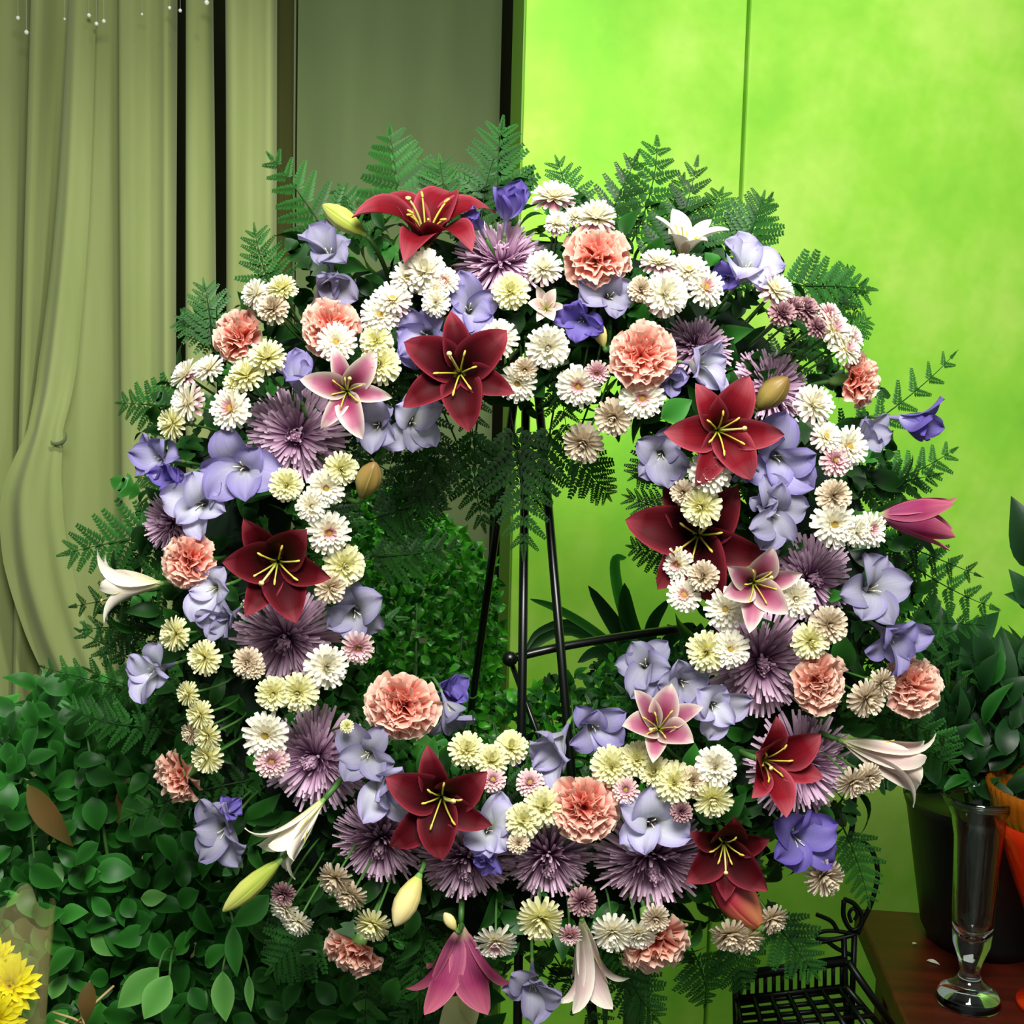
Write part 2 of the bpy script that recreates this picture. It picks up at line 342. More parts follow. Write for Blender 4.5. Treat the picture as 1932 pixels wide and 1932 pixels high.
tube('knot', [inv @ p for p in kn], [.001, .002, .003, .0035, .0035, .003, .002, .001], M['cloth_flat'], gf)
tag(cur, 'olive green sheer curtain hanging in folds on the left', 'curtain')
# little glass beads on a thread in front of the curtain top
M['bead'] = plain('bead_glass', '#f0f4e8', .05, 0, .8)
for i, (bx, by, br) in enumerate([(34, 34, 4), (50, 61, 4.5), (168, 29, 4), (182, 45, 4), (196, 40, 4), (390, 5, 5), (320, 15, 3.5), (340, 20, 3.5), (268, 27, 2.5), (122, 36, 2.5)]):
    y = YC - .075; p = PY(bx, by, y); sc = br * (y - cam.location.y) / F
    vv, ff = lathe_data([(0.001, -1), (.6, -.8), (1, 0), (.6, .8), (.001, 1)], 10)
    e = empty('hanging_bead', Matrix.Translation(p)); e.scale = (sc,) * 3
    obj('bead', mesh('bead', vv, ff, None, M['bead']), e)
    t = tube('thread', [V((0, 0, 1)), V((0, 0, (2.75 - p.z) / sc))], .06, M['bead'], e, 4)
    tag(e, ['leftmost glass bead glinting at the top of the curtain', 'glass bead just below and right of the leftmost bead', 'upper left bead of the bright cluster of three', 'lowest bead of the bright cluster of three', 'right bead of the bright cluster of three',
            'large bright bead at the very top edge, rightmost of all', 'faint bead left of the first dark curtain gap', 'faint bead over the first dark curtain gap', 'tiny faint bead between the cluster and dark gap', 'tiny faint bead left of the bright cluster'][i], 'bead', 'glass beads hanging before the curtain')

# ------------------------------------------------------------------ petal shapes
def bez2(p, u):
    q = 1 - u
    return tuple(p[0][i] * q ** 3 + 3 * p[1][i] * q * q * u + 3 * p[2][i] * q * u * u + p[3][i] * u ** 3 for i in (0, 1))
CACHE = {}
def petal(key, cl, wf, mat, nu=10, nv=6, cup=0.3, ruf=None, tip=None, twist=0.0):
    if key in CACHE: return CACHE[key]
    vs, uv, fs = [], [], []
    for i in range(nu + 1):
        u = i / nu; r0, z0 = bez2(cl, u); ra, za = bez2(cl, max(0, u - .02)); rb, zb = bez2(cl, min(1, u + .02))
        t = V((rb - ra, 0, zb - za)).normalized(); nn = V((-t.z, 0, t.x)); ww = wf(u)
        for j in range(nv + 1):
            v = 2 * j / nv - 1
            off = cup * ww * v * v + (ruf(u, v) if ruf else 0)
            p = V((r0, 0, z0)) + nn * off + V((0, ww * v, 0))
            if tip: p -= t * tip(u, v)
            if twist: p += nn * (twist * u * u * v * ww)
            vs.append(p); uv.append((u, j / nv))
    for i in range(nu):
        for j in range(nv):
            fs.append((i * (nv + 1) + j, (i + 1) * (nv + 1) + j, (i + 1) * (nv + 1) + j + 1, i * (nv + 1) + j + 1))
    CACHE[key] = mesh(key.split('|')[0], vs, fs, uv, mat); return CACHE[key]
def jit(az, tilt=0.0, yaw=0.0, s=1.0, z=0.0):
    return Matrix.Translation((0, 0, z)) @ Matrix.Rotation(az, 4, 'Z') @ Matrix.Rotation(-tilt, 4, 'Y') @ Matrix.Rotation(yaw, 4, 'X') @ Matrix.Scale(s, 4)

CX, CY, RR = 985, 1110, 555          # centre and mid radius of the ring, photo pixels
RING_D = D0 + .02; RING_R = RR * RING_D / F; RING_r = .052
ring_c = P(CX, CY, RING_D); ring_n = RC @ V((0, 0, 1))
def ring_point(p):
    q = p - ring_c; q = q - ring_n * q.dot(ring_n); c = ring_c + q.normalized() * RING_R
    return c + (p - c).normalized() * RING_r * .8
def place(px, py, zoff=0.0):
    rr = math.hypot(px - CX, py - CY); t = (rr - RR) / 330
    h = .125 * math.sqrt(max(0.0, 1 - t * t)) + zoff
    return D0 - h
def default_face(px, py, k=.85):
    dx, dy = px - CX, py - CY; rr = math.hypot(dx, dy); t = max(-.45, min(1, (rr - RR) / 330)) * k
    return (dx / rr * t, dy / rr * t)
def stem_to_ring(root, base_local, rad=.0022, mat='stem', lead=.45):
    mw = root.matrix_world; p0 = mw @ base_local; z = (mw.to_3x3() @ V((0, 0, 1))).normalized()
    p2 = ring_point(p0); L = (p2 - p0).length
    pts = bez([p0, p0 - z * L * lead, p2], None, 7); iv = mw.inverted(); sc = mw.to_scale().x
    return tube('stem', [iv @ p for p in pts], rad / sc, M[mat], root, 5)
REG = []
def reg(root, kind, look, x, y, s, big): REG.append(dict(o=root, kind=kind, look=look, x=x, y=y, s=s, big=big))

# ---- lilies
LF = {'open': [(.05, 0), (.20, .40), (.55, .74), (1.04, .44)],
      'cup': [(.05, 0), (.25, .40), (.50, .72), (.92, .86)],
      'star': [(.05, 0), (.2, .26), (.6, .42), (1.05, .22)],
      'trumpet': [(.05, 0), (.18, .65), (.26, 1.25), (.95, 1.32)],
      'bellopen': [(.05, 0), (.34, .5), (.5, 1.05), (1.05, 1.28)],
      'half': [(.05, 0), (.34, .4), (.42, 1.0), (.62, 1.5)],
      'long': [(.05, 0), (.16, .9), (.24, 1.65), (.82, 1.72)]}
STAMEN = {}
def stamen_mesh(L, spread, r, mat, key):
    if key in STAMEN: return STAMEN[key]
    pts = bez([V((.03, 0, .05)), V((spread * .25, 0, L * .6)), V((spread, 0, L))], None, 7)
    vs, fs = tube_data(pts, [r * 1.3, r * 1.1, r, r, r, r * .9, r * .8], 5); uv = [((i // 5) / 6, .5) for i in range(len(vs))]
    STAMEN[key] = mesh('stamen', vs, fs, uv, mat); return STAMEN[key]
def anther_mesh():
    if 'a' in STAMEN: return STAMEN['a']
    vs, fs = lathe_data([(.002, -.06), (.018, -.04), (.021, 0), (.018, .04), (.002, .06)], 6)
    STAMEN['a'] = mesh('anther', vs, fs, [(.9, .5)] * len(vs), M['stamen']); return STAMEN['a']
def lily(x, y, s, mat, form='open', face=None, spin=0, zoff=0.0, look='', name='red_lily', stam=True, anth=False, wmul=1.0, n=6):
    d = place(x, y, zoff - .03); R = s / 2 * d / F
    f = fdir(*(face if face is not None else default_face(x, y)))
    root = empty(name, frame(P(x, y, d), f, math.radians(spin)) @ Matrix.Scale(R, 4))
    wi, wo = .315 * wmul, .235 * wmul
    for i in range(6):
        inner = i % 2; W = wi if inner else wo; vr = random.randint(0, 2)
        ph = vr * 2.1
        sh = lambda u, W=W: W * (.12 * (1 - u) + max(0, math.sin(PI * u ** 1.0)) ** .78) + .002
        rf = lambda u, v, ph=ph: .022 * math.sin(7 * u + ph + v * 2) * abs(v) - .03 * math.exp(-(v * 5) ** 2) * (1 - u)
        me = petal(f'petal|lily{form}{inner}{vr}{mat}{wmul}', LF[form], sh, M[mat], 12, 6, cup=.38 if form != 'star' else .2, ruf=rf, twist=(vr - 1) * .25)
        az = i * PI / 3 + U(-.1, .1)
        obj('petal', me, root, jit(az, U(-.10, .08) + (0.05 if inner else -.02), U(-.12, .12), U(.93, 1.06), .012 * inner))
    if stam:
        L = .62 if form in ('open', 'cup', 'star') else 1.0
        for i in range(6):
            k = random.randint(0, 2)
            so = obj('stamen', stamen_mesh(L * (.8 + .12 * k), .26 + .05 * k, .016, M['stamen'], f's{k}{L}'), root, jit(i * PI / 3 + PI / 6 + U(-.15, .15)))
            if anth: obj('anther', anther_mesh(), so, Matrix.Translation((.26 + .05 * k, 0, L * (.8 + .12 * k))) @ Matrix.Rotation(1.2, 4, 'Y'))
        pi_ = obj('pistil', stamen_mesh(L * 1.35, .3, .022, M['pistil'], f'p{L}'), root, jit(U(0, 6.28)))
        if 'st' not in STAMEN:
            vs, fs = lathe_data([(.001, -.03), (.04, -.015), (.045, .01), (.001, .03)], 8); STAMEN['st'] = mesh('stigma', vs, fs, [(.9, .5)] * len(vs), M['pistil'])
        obj('stigma', STAMEN['st'], pi_, Matrix.Translation((.3, 0, L * 1.35)))
    vs, fs = lathe_data([(.001, -.10), (.05, -.09), (.07, -.02), (.055, .06)], 10)
    if 'lilybase' not in CACHE: CACHE['lilybase'] = mesh('receptacle', vs, fs, None, M['calyx'])
    obj('receptacle', CACHE['lilybase'], root)
    stem_to_ring(root, V((0, 0, -.08)), .0028)
    reg(root, 'lily', look, x, y, s, True); return root

LILIES = [
 # x, y, size, material, form, face, spin, zoff, look, name
 (803, 462, 250, 'red', 'open', (.08, -.72), 10, .02, 'wide open crimson lily facing up with yellow stamens', 'red_lily'),
 (868, 705, 225, 'darkred', 'open', (.0, .05), -20, .045, 'dark red lily facing front with one petal pointing down', 'red_lily'),
 (525, 1058, 232, 'darkred', 'cup', (.12, .12), -8, .045, 'large dark red lily with yellow green stamens', 'red_lily'),
 (1352, 812, 215, 'red', 'open', (.05, .1), 5, .035, 'crimson lily with long stamens and upright petals', 'red_lily'),
 (1318, 1008, 250, 'darkred', 'open', (-.15, .1), -8, .0, 'very dark red lily half hidden under cream chrysanthemums', 'red_lily'),
 (835, 1500, 225, 'darkred', 'open', (-.05, .05), -20, .04, 'dark red lily with one long pale pistil', 'red_lily'),
 (1432, 1432, 200, 'red', 'cup', (.38, .0), -25, .045, 'bright crimson lily with petals spread to the right', 'red_lily'),
 (1365, 1585, 190, 'darkred', 'cup', (-.1, .15), 30, .01, 'dark shadowed red lily with pale stamens', 'red_lily'),
 (870, 1750, 200, 'magenta', 'bellopen', (.0, .97, -.12), 0, .0, 'magenta lily hanging face down at the bottom', 'pink_lily'),
 (1098, 1738, 162, 'blush', 'long', (.12, .98, -.05), 0, .01, 'blush white lily hanging face down at the bottom', 'white_lily'),
 (655, 738, 170, 'pink', 'open', (.05, .1), -6, .04, 'pink lily with cream petal edges', 'pink_lily'),
 (1420, 1098, 170, 'pink', 'cup', (.05, .1), 20, .05, 'pink lily with broad white petal edges', 'pink_lily'),
 (1242, 1378, 165, 'pink', 'cup', (-.05, -.42), 20, .05, 'pink star lily with white tips facing upward', 'pink_lily'),
 (1287, 482, 150, 'white', 'cup', (.12, -.8), 40, .0, 'white lily opening upward', 'white_lily'),
 (303, 1101, 160, 'white', 'trumpet', (-.97, .06), 10, .0, 'white lily seen from the side pointing left', 'white_lily'),
 (608, 1512, 150, 'white', 'long', (-.62, .66), 0, .03, 'cream white lily pointing down and left', 'white_lily'),
 (1590, 1398, 172, 'blush', 'long', (.93, .25), 20, .0, 'blush white lily seen from the side pointing right', 'white_lily'),
 (1662, 972, 178, 'magenta', 'half', (.97, .08), 30, .0, 'half closed rose pink lily pointing right', 'pink_lily'),
 (1030, 585, 80, 'blush', 'cup', (.0, -.2), 0, .035, 'small cream lily with a brownish throat', 'white_lily'),
]
for (x, y, s, mt, fm, fc, sp, zo, lk, nm) in LILIES:
    lily(x, y, s, mt, fm, fc, sp, zo, lk, nm, stam=fm != 'half', anth=fm in ('open', 'cup'), wmul=1.25 if fm == 'bellopen' else .86 if (mt == 'white' or (mt == 'pink' and fm == 'open')) else 1.05)

# ---- buds
def bud(bx, by, tx, ty, w, mat, look, zoff=.02, dd=0.0):
    d = place(bx, by, zoff); d2 = d - dd
    p0, p1 = P(bx, by, d), P(tx, ty, d2); L = (p1 - p0).length; ax = (p1 - p0).normalized()
    root = empty('lily_bud', frame(p0, ax))
    prof = [(0.02, 0), (.30, .05), (.62, .18), (.92, .38), (1.0, .58), (.82, .76), (.48, .9), (.18, .98), (.02, 1.0)]
    Rm = w / 2 * d / F; n = 36
    vs, fs = [], []
    for (r_, z_) in prof:
        for k in range(n):
            an = 2 * PI * k / n; g = 1 - .10 * math.exp(-((an % (2 * PI / 3) - PI / 3) * 6) ** 2)
            vs.append(V((r_ * Rm * g * math.cos(an), r_ * Rm * g * math.sin(an), z_ * L)))
    for i in range(len(prof) - 1):
        for k in range(n):
            k2 = (k + 1) % n; fs.append((i * n + k, i * n + k2, (i + 1) * n + k2, (i + 1) * n + k))
    uv = [(prof[i // n][1], ((i % n) * 3 / n) % 1.0) for i in range(len(vs))]
    obj('bud_petals', mesh('bud_petals', vs, fs, uv, M[mat]), root)
    vs, fs = lathe_data([(.001, -.03 * L), (.22 * Rm, -.02 * L), (.34 * Rm, .05 * L)], 10); obj('receptacle', mesh('receptacle', vs, fs, None, M['calyx']), root)
    stem_to_ring(root, V((0, 0, -.02 * L)), .0022, 'stem', .12)
    reg(root, 'lily bud', look, (bx + tx) / 2, (by + ty) / 2, 90, False)
bud(690, 444, 608, 386, 42, 'bud', 'yellow green lily bud', .01)
bud(1428, 772, 1487, 712, 52, 'bud_tan', 'olive striped lily bud', .03, .02)
bud(682, 940, 708, 872, 48, 'bud_tan', 'tan olive lily bud standing upright', .03, .02)
bud(530, 1622, 420, 1720, 40, 'bud', 'long pale green lily bud', .03)
bud(792, 1650, 745, 1748, 48, 'bud_cream', 'cream yellow lily bud pointing down', .03, .01)
bud(1436, 1752, 1345, 1640, 78, 'bud_red', 'red lily bud with orange base', .02, -.01)
bud(1140, 655, 1125, 605, 26, 'bud_cream', 'small yellowish bud among lavender freesias', .0)
bud(860, 1755, 838, 1722, 22, 'bud_cream', 'small cream bud above the hanging magenta lily', .0)

# ---- carnations
CARN_L = [(8, 3, .95, 0), (8, 24, .97, .05), (7, 44, .92, .1), (6, 62, .86, .12), (5, 80, .74, .14)]
def carnation(x, y, s, face=None, mat='carn', zoff=0.0, look='', sq=1.0):
    d = place(x, y, zoff); R = s / 2 * d / F
    f = fdir(*(face if face is not None else default_face(x, y)))
    root = empty('peach_carnation', frame(P(x, y, d) - f * R * .45, f, U(0, 6)) @ Matrix.Scale(R, 4))
    for li, (n, el, ln, zz) in enumerate(CARN_L):
        for i in range(n):
            vr = random.randint(0, 3); ph = vr * 1.7 + li
            A = .055 + .03 * li
            wfn = lambda u: .52 * (u ** .75) + .02
            rf = lambda u, v, ph=ph, A=A: A * 1.35 * u ** 2 * (math.sin(5.2 * v + ph) + .6 * math.sin(11 * v + ph * 2.3)) + .03 * u ** 4 * math.sin(23 * v + ph)
            tp = lambda u, v, ph=ph: u * (.20 * v * v + .035 * abs(math.sin(11 * v + ph)) * u + .03 * math.sin(4 * v + ph))
            me = petal(f'petal|carn{li}{vr}{mat}', [(.02, 0), (.35, .02), (.7, .10 - .04 * li), (1.0, .05 - .06 * li)], wfn, M[mat], 7, 18, cup=.12, ruf=rf, tip=tp)
            obj('petal', me, root, jit(i * 2 * PI / n + li * .45 + U(-.15, .15), math.radians(el + U(-13, 13)), U(-.45, .45), ln * U(.86, 1.08), 0))
    if 'calyx' not in CACHE:
        vs, fs = lathe_data([(.001, -.75), (.13, -.72), (.19, -.5), (.20, -.15), (.24, .06), (.15, .08)], 12); CACHE['calyx'] = mesh('calyx', vs, fs, None, M['calyx'])
    obj('calyx', CACHE['calyx'], root)
    stem_to_ring(root, V((0, 0, -.72)), .0022)
    reg(root, 'carnation', look, x, y, s, True)
for a_ in [(437, 628, 120, (-.55, -.35), 'carn', .0, 'peach carnation tilted to the left'), (617, 610, 125, (-.2, -.25), 'carn', .01, 'round peach carnation with a cream chrysanthemum over its edge'),
           (1130, 472, 150, (.05, -.35), 'carn', .02, 'large peach carnation facing up'), (1213, 668, 142, (.0, .0), 'carn', .03, 'large salmon peach carnation facing front'),
           (1632, 712, 115, (.82, -.05), 'carn', .0, 'peach carnation seen from the side facing right'), (345, 1058, 118, (-.4, .0), 'carn', .01, 'small salmon carnation'),
           (757, 1335, 152, (.0, .0), 'carn', .03, 'large salmon carnation facing front'), (1105, 1532, 150, (.05, .1), 'carn', .02, 'deep coral carnation'),
           (1555, 1290, 132, (.4, .05), 'carn_pale', .02, 'pale peach carnation'), (1733, 1297, 128, (.25, .0), 'carn_pale', .0, 'pale pink carnation at the far right'),
           (325, 1475, 120, (-.72, .45), 'carn_pale', .0, 'pale pink carnation seen from the side'), (662, 1808, 135, (-.42, .75), 'carn_pale', .0, 'pale peach carnation tilted down'),
           (1243, 1797, 150, (.25, .78), 'carn_pale', .01, 'pale peach carnation facing down')]:
    carnation(a_[0], a_[1], a_[2], a_[3], a_[4], a_[5], a_[6])

# ---- ray-petalled flowers (chrysanthemums): strips on golden-angle spirals
def ray_mesh(key, specs, mat, seg=5):
    """specs: list of (theta, phi, length, width, bend, start)"""
    if key in CACHE: return CACHE[key]
    vs, fs, uv = [], [], []
    for (th, ph, Ln, W, bend, st) in specs:
        dr = V((math.cos(ph), math.sin(ph), 0)); tg = V((-math.sin(ph), math.cos(ph), 0)); p = dr * st * math.sin(th) + V((0, 0, st * math.cos(th)))
        b0 = len(vs); a_ = th
        for i in range(seg + 1):
            u = i / seg; t = dr * math.sin(a_) + V((0, 0, math.cos(a_))); nn = V((0, 0, math.sin(a_))) - dr * math.cos(a_)
            ww = W * (.4 + .9 * u - .22 * u * u) * (1 if i < seg else .6)
            vs += [p - tg * ww + nn * ww * .55, p, p + tg * ww + nn * ww * .55]; uv += [(u, 0), (u, .5), (u, 1)]
            p = p + t * (Ln / seg); a_ += bend / seg
        for i in range(seg):
            k = b0 + i * 3; fs += [(k, k + 3, k + 4, k + 1), (k + 1, k + 4, k + 5, k + 2)]
    CACHE[key] = mesh(key.split('|')[0], vs, fs, uv, mat); return CACHE[key]
GA = PI * (3 - 5 ** .5)
def spider_set(vr):
    rnd = random.Random(vr + 50); out, mid, inn = [], [], []
    n = 400
    for i in range(n):
        q = (i + .5) / n; th = math.radians(4 + 98 * q ** .62); ph = i * GA + rnd.uniform(-.12, .12)
        if q > .55: out.append((th, ph, rnd.uniform(.80, 1.0), .033, rnd.uniform(-.4, .8), .06))
        elif q > .2: mid.append((th, ph, rnd.uniform(.62, .82), .033, rnd.uniform(-.7, .4), .06))
        else: inn.append((th, ph, rnd.uniform(.36, .55), .030, rnd.uniform(-1.8, -.4), .05))
    return out, mid, inn
def spider(x, y, s, face=None, zoff=0.0, look=''):
    d = place(x, y, zoff - .038); R = s / 2 * d / F * 1.04
    f = fdir(*(face if face is not None else default_face(x, y)))
    root = empty('purple_chrysanthemum', frame(P(x, y, d) - f * R * .25, f, U(0, 6)) @ Matrix.Scale(R, 4))
    vr = random.randint(0, 3); o3 = spider_set(vr)
    for nm, sp, mt in zip(('outer_ray_petals', 'middle_ray_petals', 'inner_ray_petals'), o3, ('spider', 'spider', 'spider_in')):
        obj(nm, ray_mesh(f'{nm}|{vr}', sp, M[mt], 6), root, None, 'stuff')
    if 'mcal' not in CACHE:
        vs, fs = lathe_data([(.001, -.22), (.12, -.2), (.2, -.06), (.1, .06)], 12); CACHE['mcal'] = mesh('calyx', vs, fs, None, M['stem'])
    obj('calyx', CACHE['mcal'], root); stem_to_ring(root, V((0, 0, -.2)), .0028)
    reg(root, 'chrysanthemum', look, x, y, s, True)
for a_ in [(945, 478, 180, (.0, -.62), .0, 'big mauve spider chrysanthemum facing up'), (1322, 645, 135, (.25, -.55), -.01, 'mauve spider chrysanthemum behind a lavender freesia'),
           (1465, 725, 160, (.4, -.3), -.02, 'mauve spider chrysanthemum behind an olive lily bud'), (558, 822, 190, (.1, .05), .0, 'large plum spider chrysanthemum'),
           (535, 1212, 205, (-.05, .25), .0, 'large dusky purple spider chrysanthemum below a dark lily'), (588, 1437, 200, (-.25, .1), .0, 'large plum spider chrysanthemum with drooping petals'),
           (312, 985, 130, (-.6, .0), -.01, 'mauve spider chrysanthemum peeking out behind a salmon carnation'), (1535, 1092, 165, (.2, .0), -.015, 'dark plum spider chrysanthemum beside a pink lily'),
           (1440, 1252, 205, (.0, .05), .0, 'large mauve spider chrysanthemum'), (1520, 1452, 205, (.3, .2), -.005, 'large purple spider chrysanthemum behind a crimson lily'),
           (715, 1597, 180, (-.1, .45), .0, 'dusky spider chrysanthemum, leftmost of the row of four'), (880, 1635, 178, (.0, .5), .01, 'dusky spider chrysanthemum, second of the row of four'),
           (1035, 1630, 178, (.0, .5), .01, 'dusky spider chrysanthemum, third of the row of four'), (1230, 1635, 215, (.0, .5), .01, 'wide spider chrysanthemum, rightmost of the row of four')]:
    spider(*a_)

# ---- spray chrysanthemums
def mum_set(vr, pom):
    rnd = random.Random(vr * 3 + pom + 9); low, out, inn = [], [], []
    def ring(lst, n, th, L, W, bend):
        o_ = rnd.uniform(0, 6)
        for i in range(n): lst.append((math.radians(th + rnd.uniform(-7, 7)), o_ + 2 * PI * i / n + rnd.uniform(-.08, .08), L * rnd.uniform(.9, 1.06), W, bend + rnd.uniform(-.15, .15), .10))
    if pom:
        ring(low, 17, 106, .88, .13, .2); ring(out, 18, 86, .92, .13, .05); ring(out, 17, 66, .90, .125, -.1); ring(inn, 15, 48, .84, .115, -.2); ring(inn, 11, 30, .76, .11, -.3); ring(inn, 6, 14, .70, .10, -.3)
    else:
        ring(low, 16, 102, .90, .13, .15); ring(out, 17, 82, .96, .13, -.05); ring(out, 16, 66, .84, .125, -.1); ring(out, 14, 52, .70, .11, -.2); ring(inn, 12, 40, .54, .095, -.35)
    return low, out, inn
STY = {'c': ('cream', 'cream', 'cream'), 'y': ('cream_y', 'cream_y', 'cream_y'), 'p': ('cream', 'cream', 'mum_pinkin'), 'm': ('mum_mauve', 'cream', 'cream'),
       'q': ('mum_mauve', 'mum_pinkin', 'mum_mauve'), 't': ('mum_tan', 'mum_tan', 'mum_tan'), 'd': ('mum_dark', 'mum_dark', 'mum_dark')}
LOOK = {'c': 'cream spray chrysanthemum', 'y': 'ivory yellow spray chrysanthemum', 'p': 'cream spray chrysanthemum with pinkish heart', 'm': 'cream spray chrysanthemum with mauve underside',
        'q': 'mauve pink spray chrysanthemum', 't': 'tan beige spray chrysanthemum', 'd': 'dusty rose spray chrysanthemum'}
def mum(x, y, s, st='c', face=None, zoff=0.0):
    d = place(x, y, zoff + .024); R = s / 2 * d / F * 1.06
    if face is None:
        face = default_face(x, y, .9); face = (face[0] + U(-.15, .15), face[1] + U(-.15, .15))
    f = fdir(*face)
    pom = 1 if (st in 'ytd' or (st in 'cm' and random.random() < .55)) else 0
    root = empty('spray_chrysanthemum', frame(P(x, y, d) - f * R * .3, f, U(0, 6)) @ Matrix.Scale(R, 4))
    vr = random.randint(0, 2); a3 = mum_set(vr, pom)
    for nm, sp, mt in zip(('lower_petals', 'upper_petals', 'inner_petals'), a3, STY[st]):
        obj(nm, ray_mesh(f'{nm}|{vr}{pom}{mt}', sp, M[mt], 4), root, None, 'stuff')
    if not pom:
        if 'disc' not in CACHE:
            vs, fs = lathe_data([(.26, .05), (.25, .16), (.18, .24), (.001, .27)], 12); CACHE['disc'] = mesh('disc', vs, fs, None, M['disc'])
        obj('disc', CACHE['disc'], root)
    if 'scal' not in CACHE:
        vs, fs = lathe_data([(.001, -.2), (.14, -.18), (.24, -.04), (.16, .06)], 10); CACHE['scal'] = mesh('calyx', vs, fs, None, M['stem'])
    obj('calyx', CACHE['scal'], root); stem_to_ring(root, V((0, 0, -.18)), .0011)
    reg(root, 'spray chrysanthemum', LOOK[st], x, y, s, False)
MUMS = """1045 362 82 m 0 -.8;1125 402 76 m 0 -.75;1052 418 48 m;1243 487 66 m 0 -.75;1025 500 70 m 0 -.5;963 547 70 y;1300 505 72 m 0 -.5;1258 552 84 m;1335 540 72 p;1467 540 76 m .4 -.5;1478 588 52 d;1522 580 52 d;
1580 618 76 p .5 -.4;1602 655 64 p .6 -.3;1570 590 48 q;1612 635 50 p;800 508 84 c;768 520 60 m;740 560 72 m 0 -.5;716 592 72 m;838 530 52 p;822 570 54 c;633 645 72 c;708 642 62 y;716 686 76 y;
478 552 56 m -.5 -.3;530 538 58 y -.2 -.7;512 578 60 t;344 702 62 m -.6 -.5;390 690 58 c -.3 -.6;462 702 66 y -.2 -.6;502 668 70 y 0 -.6;440 722 42 y;346 757 76 m -.6 -.2;318 798 60 y -.7 0;430 770 78 p;
540 915 64 y;615 922 70 c;646 886 64 y;588 955 58 c;622 1006 80 p;652 1068 78 y;626 1110 60 t;942 640 70 p;1034 656 80 c;976 725 70 c;990 698 46 t;1090 730 78 p;1126 705 46 q;1212 752 80 p;1156 790 72 t -.3 .4;1098 840 76 t;
1540 760 76 m .3 -.3;1562 822 60 m;1606 842 76 c .3 -.1;1580 868 60 q;1340 890 82 c;1320 957 76 y;1288 930 50 t;1576 936 66 t;1577 990 84 c;1618 1000 60 c;1646 1000 66 p;1275 1066 62 p;1326 1086 58 t;1290 1122 64 p;1368 1150 78 c;1502 1130 74 c;
1566 1180 72 t;1532 1210 70 y;1332 1230 78 y;1378 1225 68 c;324 1196 64 y -.7 0;380 1242 66 y -.5 0;466 1250 58 t;618 1258 82 c;515 1310 64 y;562 1308 74 y;500 1390 84 c;512 1438 62 q;676 1225 60 q .3 .3;
350 1310 48 y -.7 .1;372 1350 56 y -.6 .1;386 1390 56 y -.6 .2;386 1432 62 y -.5 .2;356 1385 42 t -.7 .2;880 1412 68 y;928 1432 64 y;965 1408 64 y;930 1470 48 q;1154 1446 78 y;1202 1432 68 y;1234 1455 62 y;1272 1476 78 y;
1308 1474 58 t;1350 1446 78 c;1345 1512 74 y 0 .4;1180 1490 48 q;1000 1475 52 q;1026 1520 74 y;988 1546 68 y;978 1590 42 t;1286 1532 42 d;1640 1322 72 t .4 .3;1668 1290 54 t;1612 1482 62 t .3 .5;1642 1470 54 t;1560 1660 76 t .4 .4;
1460 1740 60 t .4 .6;1378 1772 70 t .1 .7;1412 1778 66 t .3 .7;628 1664 66 t -.4 .6;658 1696 60 t -.4 .6;700 1752 70 y -.3 .7;532 1722 62 c -.5 .6;558 1746 58 c -.4 .7;532 1690 46 d;935 1786 76 p 0 .6;1020 1742 86 y 0 .5;
1100 1704 56 d;1075 1768 42 q;1156 1766 76 c 0 .5;1206 1770 70 c .1 .6;1238 1736 52 t;655 1370 26 y;820 545 46 c;1545 615 44 d;1500 575 44 d;1085 405 40 m 0 -.6;1210 545 50 t;480 1262 40 t"""
for ln in MUMS.replace('\n', '').split(';'):
    q = ln.split(); fc = (float(q[4]), float(q[5])) if len(q) > 4 else None
    mum(float(q[0]), float(q[1]), float(q[2]), q[3], fc)

